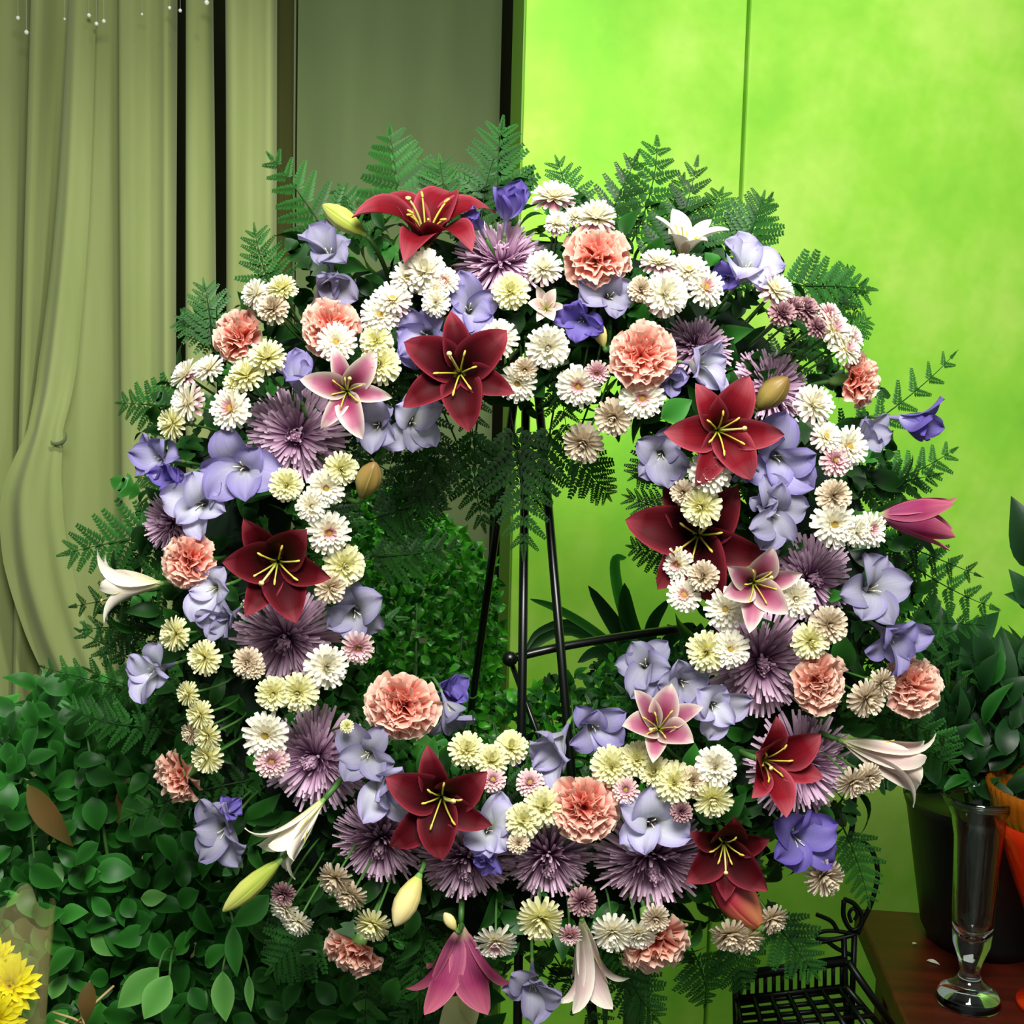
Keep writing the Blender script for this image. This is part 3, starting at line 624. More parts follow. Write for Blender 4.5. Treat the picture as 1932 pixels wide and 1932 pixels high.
# ---- freesias
FF = {'open': [(.10, 0), (.18, .5), (.45, .90), (.98, .80)], 'bell': [(.10, 0), (.18, .55), (.34, 1.0), (.80, 1.22)], 'shut': [(.10, 0), (.30, .5), (.38, 1.0), (.40, 1.45)]}
def freesia(x, y, s, mat='free', form='open', face=None, spin=None, zoff=0.0):
    d = place(x, y, zoff + .004); R = s / 2 * d / F * 1.05
    if face is None:
        face = default_face(x, y, .8); face = (face[0] + U(-.2, .2), face[1] + U(-.2, .2))
    f = fdir(*face)
    off = {'open': .5, 'bell': .6, 'shut': .7}[form]
    root = empty('lavender_freesia', frame(P(x, y, d) - f * R * off, f, math.radians(spin) if spin is not None else U(0, 6)) @ Matrix.Scale(R, 4))
    for i in range(6):
        vr = random.randint(0, 3); ph = vr * 1.9; inner = i % 2
        sh = lambda u, inner=inner: (.48 if inner else .42) * (.16 * (1 - u) + max(0, math.sin(PI * u ** 1.35)) ** .6) + .003
        rf = lambda u, v, ph=ph: .10 * u * u * math.sin(4.5 * v + ph + 3 * u) + .04 * math.sin(6 * u + ph)
        me = petal(f'petal|free{form}{inner}{vr}{mat}', FF[form], sh, M[mat], 11, 8, cup=.30, ruf=rf, twist=(vr - 1.5) * .2)
        obj('petal', me, root, jit(i * PI / 3 + U(-.2, .2), U(-.25, .25), U(-.35, .35), U(.82, 1.12), .02 * inner))
    if 'ftube' not in CACHE:
        vs, fs = lathe_data([(.03, -.75), (.05, -.5), (.08, -.2), (.12, .06)], 10); CACHE['ftube'] = mesh('floral_tube', vs, fs, [(.8, .5)] * len(vs), M['free'])
        vs, fs = lathe_data([(.001, -.80), (.05, -.78), (.065, -.6), (.05, -.55)], 8); CACHE['fcal'] = mesh('calyx', vs, fs, None, M['calyx'])
    obj('floral_tube', CACHE['ftube'], root); obj('calyx', CACHE['fcal'], root)
    for i in range(3): obj('stamen', stamen_mesh(.62, .12, .018, M['cream'], 'fs'), root, jit(i * 2.1 + .3))
    stem_to_ring(root, V((0, 0, -.78)), .0016)
    lk = {'free': 'lavender freesia bloom', 'free_pale': 'whitish lavender freesia bloom', 'free_deep': 'violet freesia bloom', 'free_grey': 'greyish lavender freesia bloom'}[mat]
    reg(root, 'freesia', lk + {'open': '', 'bell': ' with flaring bell', 'shut': ' still half closed'}[form], x, y, s, False)
FREE = """620 475 112 free_grey open 0 -.45;618 535 98 free_grey bell .1 .6;958 382 92 free_deep shut .1 -.8;900 418 60 free_deep bell -.4 -.6;885 580 112 free open .1 -.1;800 632 124 free open -.2 .1;1152 558 118 free_grey open .1 0;1096 605 92 free_deep bell -.3 .3;
1412 505 138 free_pale open .25 -.4;1328 690 112 free_pale bell .5 .2;1246 862 116 free_grey open -.2 .3;1468 862 136 free open .1 .1;1462 968 122 free_grey open .1 .1;1728 790 104 free_deep bell .75 .1;1638 818 94 free_grey bell .5 -.4;300 862 104 free open -.5 -.1;
452 880 150 free open -.1 0;376 952 136 free_pale open -.1 .1;556 712 98 free bell -.1 -.7;712 802 104 free_grey open -.1 .1;778 796 116 free_pale open .2 .1;672 1158 122 free_grey open .2 .1;398 1112 104 free_pale open -.3 .1;426 1172 92 free_grey bell -.3 .4;
288 1266 116 free_pale open -.4 .1;846 1296 84 free_deep bell .5 -.4;848 1346 92 free_grey bell .3 .6;690 1425 120 free_grey open -.1 -.1;728 1488 122 free_pale bell .4 .3;420 1572 128 free_grey open -.2 .3;922 1566 114 free_pale open .1 -.3;
1050 1412 138 free_pale bell -.3 .4;1122 1372 108 free open .2 .2;1216 1252 126 free_grey open -.2 -.3;1290 1288 120 free_grey open .1 0;1348 1332 118 free_pale open .1 .1;1230 1552 146 free_pale open .0 -.2;1508 1590 126 free_deep open .2 .2;1652 1112 128 free_grey open .2 -.1;
1684 1202 124 free open .3 .3;1005 1862 122 free_grey open .0 .35;1262 720 70 free bell -.2 .4;430 1528 60 free_deep bell .5 -.5;920 1620 60 free_deep bell -.2 .6;1440 950 60 free_grey bell -.2 -.3;330 905 80 free_deep bell -.4 .3;1370 525 80 free_deep bell -.4 .3;1400 880 60 free_grey bell .2 .6;975 1425 50 free_deep bell -.6 -.2"""
for ln in FREE.replace('\n', '').split(';'):
    q = ln.split(); freesia(float(q[0]), float(q[1]), float(q[2]), q[3], q[4], (float(q[5]), float(q[6])) if len(q) > 5 else None)

# ------------------------------------------------------------------ leaves
def leaf_mesh(key, mat, w=.28, fold=.18, bend=.25, point=1.0):
    return petal(key, [(0, 0), (.33, .06 + bend * .2), (.66, bend * .2), (1, -bend)], lambda u: w * max(0, math.sin(PI * u ** .8)) ** point + .004, mat, 7, 4, cup=fold)
def lobed_mesh(key, mat):
    if key in CACHE: return CACHE[key]
    out = [(0, 0), (.12, .05), (.2, .2), (.3, .28), (.34, .16), (.5, .32), (.62, .34), (.6, .18), (.78, .2), (.9, .12), (1, 0)]
    vs, uv, fs = [V((0, 0, 0))], [(0, .5)], []
    c = [V((x, 0, -.05 * x * x)) for x, _ in out]; vs = []; uv = []
    for i, (x, y) in enumerate(out):
        vs += [V((x, y, .12 * y - .08 * x * x)), V((x * .97, 0, -.08 * x * x)), V((x, -y, .12 * y - .08 * x * x))]; uv += [(x, 1), (x, .5), (x, 0)]
    for i in range(len(out) - 1):
        k = i * 3; fs += [(k, k + 1, k + 4, k + 3), (k + 1, k + 2, k + 5, k + 4)]
    CACHE[key] = mesh('leaf', vs, fs, uv, mat); return CACHE[key]
def scatter(thing, items, limit=300):
    """items: (mesh, world matrix, size key). Largest `limit` become leaf parts, the rest one stuff part."""
    inv = thing.matrix_world.inverted(); items.sort(key=lambda t: -t[2])
    for me, m, _ in items[:limit]: obj('leaf', me, thing, inv @ m)
    by = {}
    for me, m, _ in items[limit:]: by.setdefault(me.materials[0].name, []).append((me, m))
    for mn, its in by.items():
        vs, fs, uv = [], [], []
        for me, m in its:
            b = len(vs); mm = inv @ m; vs += [mm @ v.co for v in me.vertices]; fs += [tuple(b + i for i in p.vertices) for p in me.polygons]
            t = [None] * len(me.vertices)
            for lp in me.loops: t[lp.vertex_index] = tuple(me.uv_layers[0].data[lp.index].uv)
            uv += t
        obj('leaf_mass', mesh('leaf_mass', vs, fs, uv, bpy.data.materials[mn]), thing, None, 'stuff')

# the wreath itself: foam ring with short leaves tucked in all round
wre = empty('wreath_base', frame(ring_c, ring_n, 0))
vs, fs = [], []
for i in range(72):
    for k in range(14):
        a1, a2 = 2 * PI * i / 72, 2 * PI * k / 14; rr = RING_R + RING_r * math.cos(a2)
        vs.append(V((rr * math.cos(a1), rr * math.sin(a1), RING_r * math.sin(a2))))
        fs.append((i * 14 + k, ((i + 1) % 72) * 14 + k, ((i + 1) % 72) * 14 + (k + 1) % 14, i * 14 + (k + 1) % 14))
obj('foam_ring', mesh('foam_ring', vs, fs, None, M['foam']), wre)
items = []
LV = [leaf_mesh('leaf|w1', M['leaf'], .26), leaf_mesh('leaf|w2', M['leaf'], .2, .25, .4), lobed_mesh('leaf|w3', M['leaf']), lobed_mesh('leaf|w4', M['leaf_mid']), leaf_mesh('leaf|w5', M['leaf_mid'], .24)]
for i in range(2100):
    a1, a2 = U(0, 2 * PI), U(-.5, PI + .5); rad = U(.05, .105) if i < 1400 else U(.08, .108) * (.86 if math.cos(a2) > .2 else .8)
    rr = RING_R + rad * math.cos(a2); loc = V((rr * math.cos(a1), rr * math.sin(a1), rad * math.sin(a2) * .9))
    out = V((math.cos(a1) * math.cos(a2), math.sin(a1) * math.cos(a2), math.sin(a2)))
    nn = (out + V((U(-1, 1), U(-1, 1), U(-.6, 1))) * .7).normalized(); tdir = (out * .6 + V((U(-1, 1), U(-1, 1), U(-1, 1)))).normalized()
    if abs(tdir.dot(nn)) > .9: continue
    s = U(.022, .044); me = random.choices(LV, [4, 4, 4, 1, 1])[0]
    items.append((me, wre.matrix_world @ frame_x(loc, tdir, nn) @ Matrix.Scale(s, 4), rad * math.sin(a2) + s))
scatter(wre, items)
tag(wre, 'green foam wreath ring packed with short dark leaves on the easel', 'wreath')

# ---- fern fronds
def pinna_mesh(vr, mat):
    key = f'pinna|{vr}{mat}'
    if key in CACHE: return CACHE[key]
    rnd = random.Random(vr); vs, fs, uv = [], [], []; n = 10
    for i in range(n):
        t = .03 + .95 * i / n; l = .20 * (1 - t) ** .6 + .04
        for sd in (-1, 1):
            b = V((t, 0, -.12 * t * t)); an = math.radians(58 - 22 * t + rnd.uniform(-6, 6)); dr = V((math.cos(an), sd * math.sin(an), -.12)); pr = V((-math.sin(an), sd * math.cos(an), 0))
            k = len(vs); ww = .054 * (1 - .4 * t)
            vs += [b, b + dr * l * .35 - pr * ww, b + dr * l * .4 + V((0, 0, .012)), b + dr * l * .35 + pr * ww, b + dr * l * .75 - pr * ww * .75, b + dr * l * .75 + pr * ww * .75, b + dr * l]
            uv += [(.0, .5), (.4, 0), (.4, .5), (.4, 1), (.8, 0), (.8, 1), (1, .5)]
            fs += [(k, k + 1, k + 2), (k, k + 2, k + 3), (k + 1, k + 4, k + 2), (k + 2, k + 4, k + 5), (k + 2, k + 5, k + 3), (k + 4, k + 6, k + 5)]
    k = len(vs)
    for i in range(6):
        t = i / 5; vs += [V((t, -.008 * (1 - t), -.12 * t * t)), V((t, .008 * (1 - t) + .001, -.12 * t * t))]; uv += [(.2, 0), (.2, 1)]
    for i in range(5): fs.append((k + 2 * i, k + 2 * i + 2, k + 2 * i + 3, k + 2 * i + 1))
    CACHE[key] = mesh('pinna', vs, fs, uv, M[mat]); return CACHE[key]
def frond(bx, by, tx, ty, w, mat='fern', d=None, dd=0.0, bow=0.0, n=7, look='', regit=True):
    d = d if d is not None else D0 + .01
    p0, p2 = P(bx, by, d), P(tx, ty, d + dd); ax = p2 - p0; L = ax.length
    side = RC @ V((0, 0, 1)); perp = side.cross(ax).normalized()
    p1 = (p0 + p2) / 2 + perp * bow * L + side * .12 * L
    root = empty('fern_frond', Matrix.Translation(p0)); inv = root.matrix_world.inverted()
    pts = bez([p0, p1, p2], None, 14)
    if regit: s0 = [ring_point(p0)] if (p0 - ring_point(p0)).length > .01 else []
    else: s0 = []
    tube('rachis', [inv @ p for p in s0 + pts], [.0010 - .0008 * k / (len(pts) + len(s0)) for k in range(len(pts) + len(s0))], M[mat], root, 4)
    nrm0 = (side + V((U(-.3, .3), U(-.3, .1), U(-.2, .3)))).normalized()
    wm = w * d / F / 2
    for i in range(n):
        t = .10 + .88 * i / n; k = t * 13; j = min(int(k), 12); p = pts[j].lerp(pts[j + 1], k - j); tg = (pts[min(j + 2, 13)] - pts[max(j - 1, 0)]).normalized()
        ln = wm * (1.1 - t) ** .7 * (1.22 if i else 1.0) + .004
        for sd in (-1, 1):
            pr = nrm0.cross(tg).normalized() * sd; an = math.radians(62 - 22 * t + U(-5, 5))
            dr = (tg * math.cos(an) + pr * math.sin(an) - nrm0 * .15).normalized()
            obj('pinna', pinna_mesh(random.randint(0, 3), mat), root, inv @ frame_x(p + tg * U(0, .002), dr, nrm0) @ Matrix.Scale(ln * U(.9, 1.08), 4))
    if 'fterm' not in CACHE: pass
    obj('pinna', pinna_mesh(1, mat), root, inv @ frame_x(pts[12], (pts[13] - pts[11]), nrm0) @ Matrix.Scale(wm * .42, 4))
    if regit: reg(root, 'fern', look or 'green fern frond', (bx + 2 * tx) / 3, (by + 2 * ty) / 3, w, False)
    return root
FERNS = """640 480 505 290 150;770 420 735 243 190;945 420 948 232 180;1185 470 1240 262 190;1320 470 1362 358 130;1400 470 1440 372 130;1470 540 1645 545 170;1560 640 1640 600 90;1560 850 1808 660 110;1610 930 1805 845 130;1640 1000 1885 1150 170;1640 1180 1860 1180 130;
400 660 385 535 110;520 560 480 430 110;430 620 340 600 100;360 770 222 760 140;340 930 255 900 80;320 1010 122 1045 170;330 1190 150 1190 90;330 1290 140 1185 100;310 1310 70 1255 110;320 1370 120 1330 120;965 790 988 1045 170;900 800 915 1000 150;820 850 730 1000 150;860 830 780 960 130;
1040 800 1010 960 150;1080 850 1150 940 120;1290 850 1195 900 110;1300 980 1180 935 90;1300 1040 1185 1030 110;700 980 840 960 140;690 1050 870 1030 120;1690 1380 1800 1450 140;1590 1560 1640 1710 100;1450 1720 1540 1840 130;1380 1760 1400 1870 130;880 1780 750 1930 140;1180 1820 1240 1925 120;600 1740 510 1830 160;
720 1800 760 1900 130;1600 1350 1760 1370 130;860 420 830 300 120;1080 430 1050 300 110;700 450 640 350 130;1540 600 1600 500 110;260 1160 190 1240 80;1620 1100 1750 1060 120;1250 480 1290 330 130;1560 700 1590 720 80;590 1620 430 1760 130;1310 1800 1330 1900 120"""
for ln in FERNS.replace('\n', '').split(';'):
    q = [float(v) for v in ln.split()]
    rr_ = math.hypot(q[2] - CX, q[3] - CY)
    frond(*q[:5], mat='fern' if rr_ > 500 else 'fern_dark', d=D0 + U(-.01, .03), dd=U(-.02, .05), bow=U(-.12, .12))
for i in range(34):                     # shorter fronds tucked between the flowers
    an = 2 * PI * i / 34 + U(-.08, .08); side = random.choice((-1, 1, 1)); r0 = RR + side * 60; r1 = RR + side * U(230, 330)
    a2 = an + U(-.2, .2)
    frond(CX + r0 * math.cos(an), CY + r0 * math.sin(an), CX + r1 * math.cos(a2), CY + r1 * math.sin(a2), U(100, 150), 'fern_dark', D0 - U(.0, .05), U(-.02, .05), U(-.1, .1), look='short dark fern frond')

# ------------------------------------------------------------------ labels for everything in the wreath
CLK = ['twelve', 'one', 'two', 'three', 'four', 'five', 'six', 'seven', 'eight', 'nine', 'ten', 'eleven']
def clock(x, y): return CLK[round((math.degrees(math.atan2(x - CX, -(y - CY))) % 360) / 30) % 12]
def rim(x, y):
    r_ = math.hypot(x - CX, y - CY); return 'inner rim' if r_ < 455 else ('middle' if r_ < 670 else 'outer rim')
SHORT = {'lily': 'lily', 'carnation': 'carnation', 'chrysanthemum': 'spider chrysanthemum'}
COLW = {'red_lily': 'red lily', 'pink_lily': 'pink lily', 'white_lily': 'white lily', 'peach_carnation': 'peach carnation', 'purple_chrysanthemum': 'purple chrysanthemum'}
CATS = {'lily': 'lily', 'lily bud': 'flower bud', 'carnation': 'carnation', 'chrysanthemum': 'chrysanthemum', 'spray chrysanthemum': 'chrysanthemum', 'freesia': 'freesia', 'fern': 'fern'}
GRP = {'lily': 'lilies in the wreath', 'lily bud': 'lily buds in the wreath', 'carnation': 'peach carnations in the wreath', 'chrysanthemum': 'purple spider chrysanthemums in the wreath',
       'spray chrysanthemum': 'spray chrysanthemums in the wreath', 'freesia': 'freesias in the wreath', 'fern': 'fern fronds in the wreath'}
bigs = [e for e in REG if e['big']]
labels = {}
for e in REG:
    if e['big']:
        lb = e['look'] + (f", at {clock(e['x'], e['y'])} o'clock" if len(e['look'].split()) < 13 else '')
    else:
        nb = min(bigs, key=lambda b: (b['x'] - e['x']) ** 2 + (b['y'] - e['y']) ** 2); dx, dy = e['x'] - nb['x'], e['y'] - nb['y']
        word = ('right of' if dx > 0 else 'left of') if abs(dx) > abs(dy) else ('below' if dy > 0 else 'above')
        lb = f"{e['look']} {word} {COLW[nb['o'].name.split('.')[0]]}, {rim(e['x'], e['y'])} at {clock(e['x'], e['y'])} o'clock"
    labels.setdefault(lb, []).append(e)
ORD = ['first', 'second', 'third', 'fourth', 'fifth', 'sixth', 'seventh', 'eighth', 'ninth', 'tenth']
for lb, es in labels.items():
    if len(es) == 1: es[0]['o']['label'] = lb
    else:
        sx = max(e['x'] for e in es) - min(e['x'] for e in es); sy = max(e['y'] for e in es) - min(e['y'] for e in es)
        ky, names = ('x', ('left', 'middle', 'right')) if sx > sy else ('y', ('upper', 'middle', 'lower'))
        es.sort(key=lambda e: e[ky])
        for i, e in enumerate(es):
            if len(es) == 2: pre = names[0] if i == 0 else names[2]
            elif len(es) == 3: pre = names[i]
            else: pre = ORD[i] + (' from left' if ky == 'x' else ' from top')
            e['o']['label'] = f"{pre} {lb}"
for e in REG: e['o']['category'] = CATS[e['kind']]; e['o']['group'] = GRP[e['kind']]

# ------------------------------------------------------------------ easel carrying the wreath
ea = empty('easel', Matrix.Translation((P(1000, 1100, 1.25).x, P(1000, 1100, 1.25).y, 0))); ei = ea.matrix_world.inverted()
def down(p, q):          # continue the line p->q to the floor
    t = (0.004 - p.z) / (q.z - p.z); return p + (q - p) * t
def leg(a_, b_, da, db, rad=.0045):
    p, q = P(*a_, da), P(*b_, db); e_ = down(p, q); return tube('leg', [ei @ p, ei @ q, ei @ e_], rad, M['iron_paint'], ea, 8)
leg((993, 700), (984, 1380), 1.225, 1.205)
leg((1012, 700), (1068, 1340), 1.225, 1.20)
leg((975, 720), (925, 1080), 1.26, 1.36)
tube('cross_brace', [ei @ p for p in spline([P(962, 1243, 1.23), P(1050, 1222, 1.235), P(1160, 1203, 1.25), P(1290, 1185, 1.27)], 5)], .0045, M['iron_paint'], ea, 8)
tube('cross_brace', [ei @ P(962, 1243, 1.23), ei @ P(1020, 1400, 1.22), ei @ P(1060, 1540, 1.21)], .0028, M['iron_paint'], ea, 6)
vs, fs = lathe_data([(.001, -.006), (.007, -.005), (.008, 0), (.007, .005), (.001, .006)], 12); obj('knob', mesh('knob', vs, fs, None, M['iron_paint']), ea, ei @ frame(P(962, 1243, 1.222), ring_n))
tube('ring_hook', [ei @ p for p in spline([P(960, 690, 1.225), P(985, 660, 1.20), P(1010, 655, 1.19), P(1040, 690, 1.225)], 5)], .004, M['iron_paint'], ea, 6)
tag(ea, 'black metal tripod easel carrying the wreath', 'easel')

# ------------------------------------------------------------------ bushes behind
def bucket(parent, c, r, h, mat):
    inv = parent.matrix_world.inverted(); vs, fs = lathe_data([(.001, 0), (r * .8, 0), (r, h), (r * .97, h), (r * .78, .01), (.001, .01)], 28)
    obj('bucket', mesh('bucket', vs, fs, None, mat), parent, inv @ Matrix.Translation(c))
M['bucket'] = plain('bucket_black', '#0e1210', .4)
def inside(poly, x, y):
    c = False; j = len(poly) - 1
    for i in range(len(poly)):
        if (poly[i][1] > y) != (poly[j][1] > y) and x < (poly[j][0] - poly[i][0]) * (y - poly[i][1]) / (poly[j][1] - poly[i][1]) + poly[i][0]: c = not c
        j = i
    return c
def bush(name, label, poly, d0, d1, count, smin, smax, meshes, wts, facing=.8, base=None, stems=14, grow=0.0, br=.12, key=lambda px, py, d, s: s / d, droop=.5):
    b = base or (sum(p[0] for p in poly) / len(poly), sum(p[1] for p in poly) / len(poly), (d0 + d1) / 2)
    bp = P(*b); bp.z = 0; root = empty(name, Matrix.Translation(bp)); inv = root.matrix_world.inverted()
    xs_ = [p[0] for p in poly]; ys_ = [p[1] for p in poly]; items = []; n = 0
    while n < count:
        px, py = U(min(xs_), max(xs_)), U(min(ys_), max(ys_))
        if not inside(poly, px, py): continue
        n += 1; d = U(d0, d1); s = U(smin, smax) * (1 + grow * (py - min(ys_)) / (max(ys_) - min(ys_)))
        nn = (RC @ V((U(-1, 1), U(-.5, 1.2), 1.0 * facing + U(-.3, .6)))).normalized()
        td = (RC @ V((U(-1, 1), U(-1, 1) - droop * .6, U(-.4, .4)))).normalized()
        if abs(td.dot(nn)) > .88: td = (td + RC @ V((1, 0, 0))).normalized()
        items.append((random.choices(meshes, wts)[0], frame_x(P(px, py, d), td, nn) @ Matrix.Scale(s * d / F, 4), key(px, py, d, s)))
    scatter(root, items)
    for i in range(stems):
        px, py = U(min(xs_), max(xs_)), U(min(ys_), (min(ys_) + max(ys_)) / 2)
        while not inside(poly, px, py): px, py = U(min(xs_), max(xs_)), U(min(ys_), max(ys_))
        tip = P(px, py, U(d0, d1)); bb = bp + V((U(-.05, .05), U(-.05, .05), .05))
        tube('stem', [inv @ p for p in bez([bb, V((bb.x * .6 + tip.x * .4, bb.y * .6 + tip.y * .4, tip.z * .55)), tip], None, 10)], [.003] * 5 + [.002] * 4 + [.001], M['stem'], root, 5)
    bucket(root, bp, br, .3, M['bucket'])
    tag(root, label, 'plant'); return root
near = lambda px, py, d, s: (2.0 - d) + s * .004
LB = [leaf_mesh('leaf|b1', M['leaf_bush'], .34, .12, .2, .9), leaf_mesh('leaf|b2', M['leaf_bush'], .29, .18, .3), leaf_mesh('leaf|b3', M['leaf_mid'], .33, .12, .2, .9), leaf_mesh('leaf|b4', M['leaf_light'], .34, .12, .15)]
bush('leafy_bush', 'broad mass of round green leaves filling the lower left corner', [(-60, 1330), (20, 1350), (90, 1270), (200, 1290), (330, 1260), (520, 1280), (700, 1330), (860, 1420), (900, 1960), (-60, 1960)],
     1.24, 1.62, 3300, 40, 66, LB, [6, 5, 1.6, .5], key=near, base=(380, 1700, 1.42), grow=.25)
LF_ = [leaf_mesh('leaf|f1', M['leaf_fine'], .3, .2, .3), leaf_mesh('leaf|f2', M['leaf_fine'], .22, .2, .3), leaf_mesh('leaf|f3', M['leaf_bush'], .3, .2, .2)]
bush('fine_leaved_bush', 'bush of tiny bright green leaves seen through the wreath', [(560, 900), (700, 905), (800, 960), (880, 1010), (930, 1070), (945, 1200), (950, 1480), (560, 1480)],
     1.42, 1.62, 5200, 17, 28, LF_, [5, 4, 3], key=near, base=(760, 1200, 1.52), br=.1)
bush('small_greenery', 'low fine greenery beneath the strap leaved plant', [(955, 1330), (1010, 1290), (1100, 1270), (1200, 1190), (1330, 1190), (1330, 1480), (940, 1500)],
     1.38, 1.52, 900, 20, 38, [LF_[0], LF_[2], LV[2]], [3, 4, 2], key=near, base=(1200, 1330, 1.47), br=.08, stems=10)
LD = [leaf_mesh('leaf|d1', M['leaf_deep'], .21, .2, .3), leaf_mesh('leaf|d2', M['leaf_deep'], .26, .15, .25), leaf_mesh('leaf|d3', M['leaf_bush'], .17, .2, .3)]
# dark shrub on the table at right; black pot added for its shadow
TZ = .78
pl = PZ(1850, 1775, TZ); root = empty('potted_shrub', Matrix.Translation(pl)); inv = root.matrix_world.inverted()
items = []
poly = [(1720, 1270), (1790, 1230), (1880, 1260), (1990, 1250), (2050, 1330), (2050, 1530), (1900, 1530), (1760, 1480), (1700, 1440), (1690, 1340)]
n = 0
while n < 640:
    px, py = U(1600, 2060), U(1100, 1540)
    if not inside(poly, px, py): continue
    n += 1; d = U(1.40, 1.62); s = U(55, 95)
    c0 = RC @ V(((px - 1850) / 250, (1500 - py) / 260 + .3, U(-.4, .6))); td = (c0 + V((U(-.6, .6), U(-.6, .6), U(-.5, .5)))).normalized()
    nn = (RC @ V((U(-.8, .8), U(.0, 1.2), .7))).normalized()
    if abs(td.dot(nn)) > .88: continue
    items.append((random.choices(LD, [4, 3, 2])[0], frame_x(P(px, py, d), td, nn) @ Matrix.Scale(s * d / F, 4), 3 - d))
for (px, py, qx, qy, s) in [(1945, 1075, 1925, 950, 120), (1950, 1150, 1918, 1085, 90), (1960, 1130, 1912, 1124, 50), (1790, 1230, 1885, 1165, 110), (1730, 1240, 1770, 1130, 110), (1700, 1260, 1665, 1160, 110), (1860, 1330, 1900, 1200, 130), (1840, 1330, 1830, 1215, 110)]:
    a_, b_ = P(px, py, 1.45), P(qx, qy, 1.43); items.append((LD[1], frame_x(a_, b_ - a_, ring_n) @ Matrix.Scale((b_ - a_).length * 1.05, 4), 9))
scatter(root, items)
for i in range(16):
    tip = P(U(1680, 2000), U(1180, 1400), U(1.42, 1.6)); bb = pl + V((U(-.03, .03), U(-.03, .03), .16))
    tube('stem', [inv @ p for p in bez([bb, (bb + tip) / 2 + V((0, 0, .05)), tip], None, 8)], [.003] * 7 + [.001], M['stem'], root, 5)
tip = P(1950, 1010, 1.45); tube('stem', [inv @ p for p in bez([pl + V((.03, 0, .16)), pl + V((.12, 0, .3)), tip], None, 8)], .002, M['stem'], root, 5)
vs, fs = lathe_data([(.001, 0), (.065, 0), (.075, .02), (.10, .17), (.105, .185), (.098, .185), (.09, .165), (.001, .165)], 36)
obj('shadow_pot', mesh('shadow_pot', vs, fs, None, M['bucket']), root, inv @ Matrix.Translation(pl))
tag(root, 'dark glossy leaved shrub at the right edge, its black pot added for shadow', 'plant')
# strap leaved plant seen through the hole
bp = P(1215, 1265, 1.44); root = empty('strap_leaved_plant', Matrix.Translation((bp.x, bp.y, 0))); inv = root.matrix_world.inverted()
def strap(pts, w, mat='leaf_mid'):
    c = spline(pts, 5); vs, fs, uv = [], [], []
    for i, p in enumerate(c):
        t = i / (len(c) - 1); tg = (c[min(i + 1, len(c) - 1)] - c[max(i - 1, 0)]).normalized(); sd = tg.cross(ring_n).normalized(); ww = w / 2 * 1.44 / F * (math.sin(PI * min(1, .12 + .88 * t) ** .9)) ** .6 + .0004
        vs += [inv @ (p - sd * ww + ring_n * ww * .3), inv @ p, inv @ (p + sd * ww + ring_n * ww * .3)]; uv += [(t, 0), (t, .5), (t, 1)]
    for i in range(len(c) - 1):
        k = i * 3; fs += [(k, k + 3, k + 4, k + 1), (k + 1, k + 4, k + 5, k + 2)]
    obj('leaf', mesh('leaf', vs, fs, uv, M[mat]), root)
for pts, w_ in [([(1212, 1262), (1160, 1180), (1110, 1105)], 30), ([(1215, 1262), (1172, 1140), (1160, 1060), (1182, 1052)], 20), ([(1210, 1262), (1120, 1190), (1050, 1148), (1000, 1130)], 16), ([(1205, 1262), (1080, 1190), (1000, 1220), (985, 1240)], 18),
                ([(1210, 1262), (1090, 1180), (1020, 1190), (990, 1230)], 14), ([(1220, 1262), (1185, 1170), (1178, 1100)], 34), ([(1222, 1262), (1230, 1180), (1262, 1130)], 24), ([(1200, 1262), (1130, 1230), (1090, 1250)], 22), ([(1225, 1262), (1270, 1200), (1320, 1190)], 24)]:
    strap([P(x, y, 1.44 - .01 * i) for i, (x, y) in enumerate(pts)], w_, random.choice(['leaf_mid', 'leaf_deep', 'leaf_bush']))
tube('stem', [V((0, 0, .2)), inv @ bp], [.012, .008], M['stem'], root, 8)
bucket(root, V((bp.x, bp.y, 0)), .09, .26, M['bucket'])
tag(root, 'plant with long strap leaves seen through the wreath opening', 'plant')
# light leaves of a sprig in the foreground at lower left, brown leaves, pale leaf
def lone(name, bx, by, tx, ty, d, w, mat, label, cat='leaf', foot=None):
    a_, b_ = P(bx, by, d), P(tx, ty, d - .01); root = empty(name, frame_x(a_, b_ - a_, ring_n)); L = (b_ - a_).length
    me = petal(f'leaf_blade|{w}{mat}', [(0, 0), (.33, .06), (.66, .03), (1, -.1)], lambda u: w * max(0, math.sin(PI * u ** .85)) + .004, M[mat], 9, 6, cup=.15)
    obj('leaf_blade', me, root, Matrix.Scale(L, 4)); iv = root.matrix_world.inverted()
    ft = P(*foot) if foot else V((a_.x, a_.y + .05, .3))
    tube('stem', [iv @ p for p in bez([a_, a_ + (ft - a_) * .3 + V((0, 0, .02)), ft], None, 7)], .0012, M['stem'], root, 5)
    tag(root, label, cat, 'loose leaves at lower left')
lone('light_leaf', 300, 1825, 220, 1905, 1.2, .26, 'leaf_light', 'pale green oval leaf, leftmost of the pair at bottom left', foot=(330, 1790, 1.24))
lone('light_leaf', 320, 1840, 270, 1925, 1.19, .30, 'leaf_light', 'brightest green oval leaf, right one of the bottom pair', foot=(330, 1790, 1.24))
lone('light_leaf', 420, 1832, 424, 1930, 1.2, .24, 'leaf_light', 'upright pale green oval leaf below the long lily bud', foot=(440, 1790, 1.24))
lone('light_leaf', 470, 1840, 472, 1910, 1.2, .14, 'leaf_light', 'narrow pale green leaf beside the upright oval leaf', foot=(450, 1800, 1.24))
lone('light_leaf', 440, 1745, 445, 1845, 1.21, .18, 'leaf_mid', 'folded green leaf hanging under the long lily bud', foot=(425, 1725, 1.24))
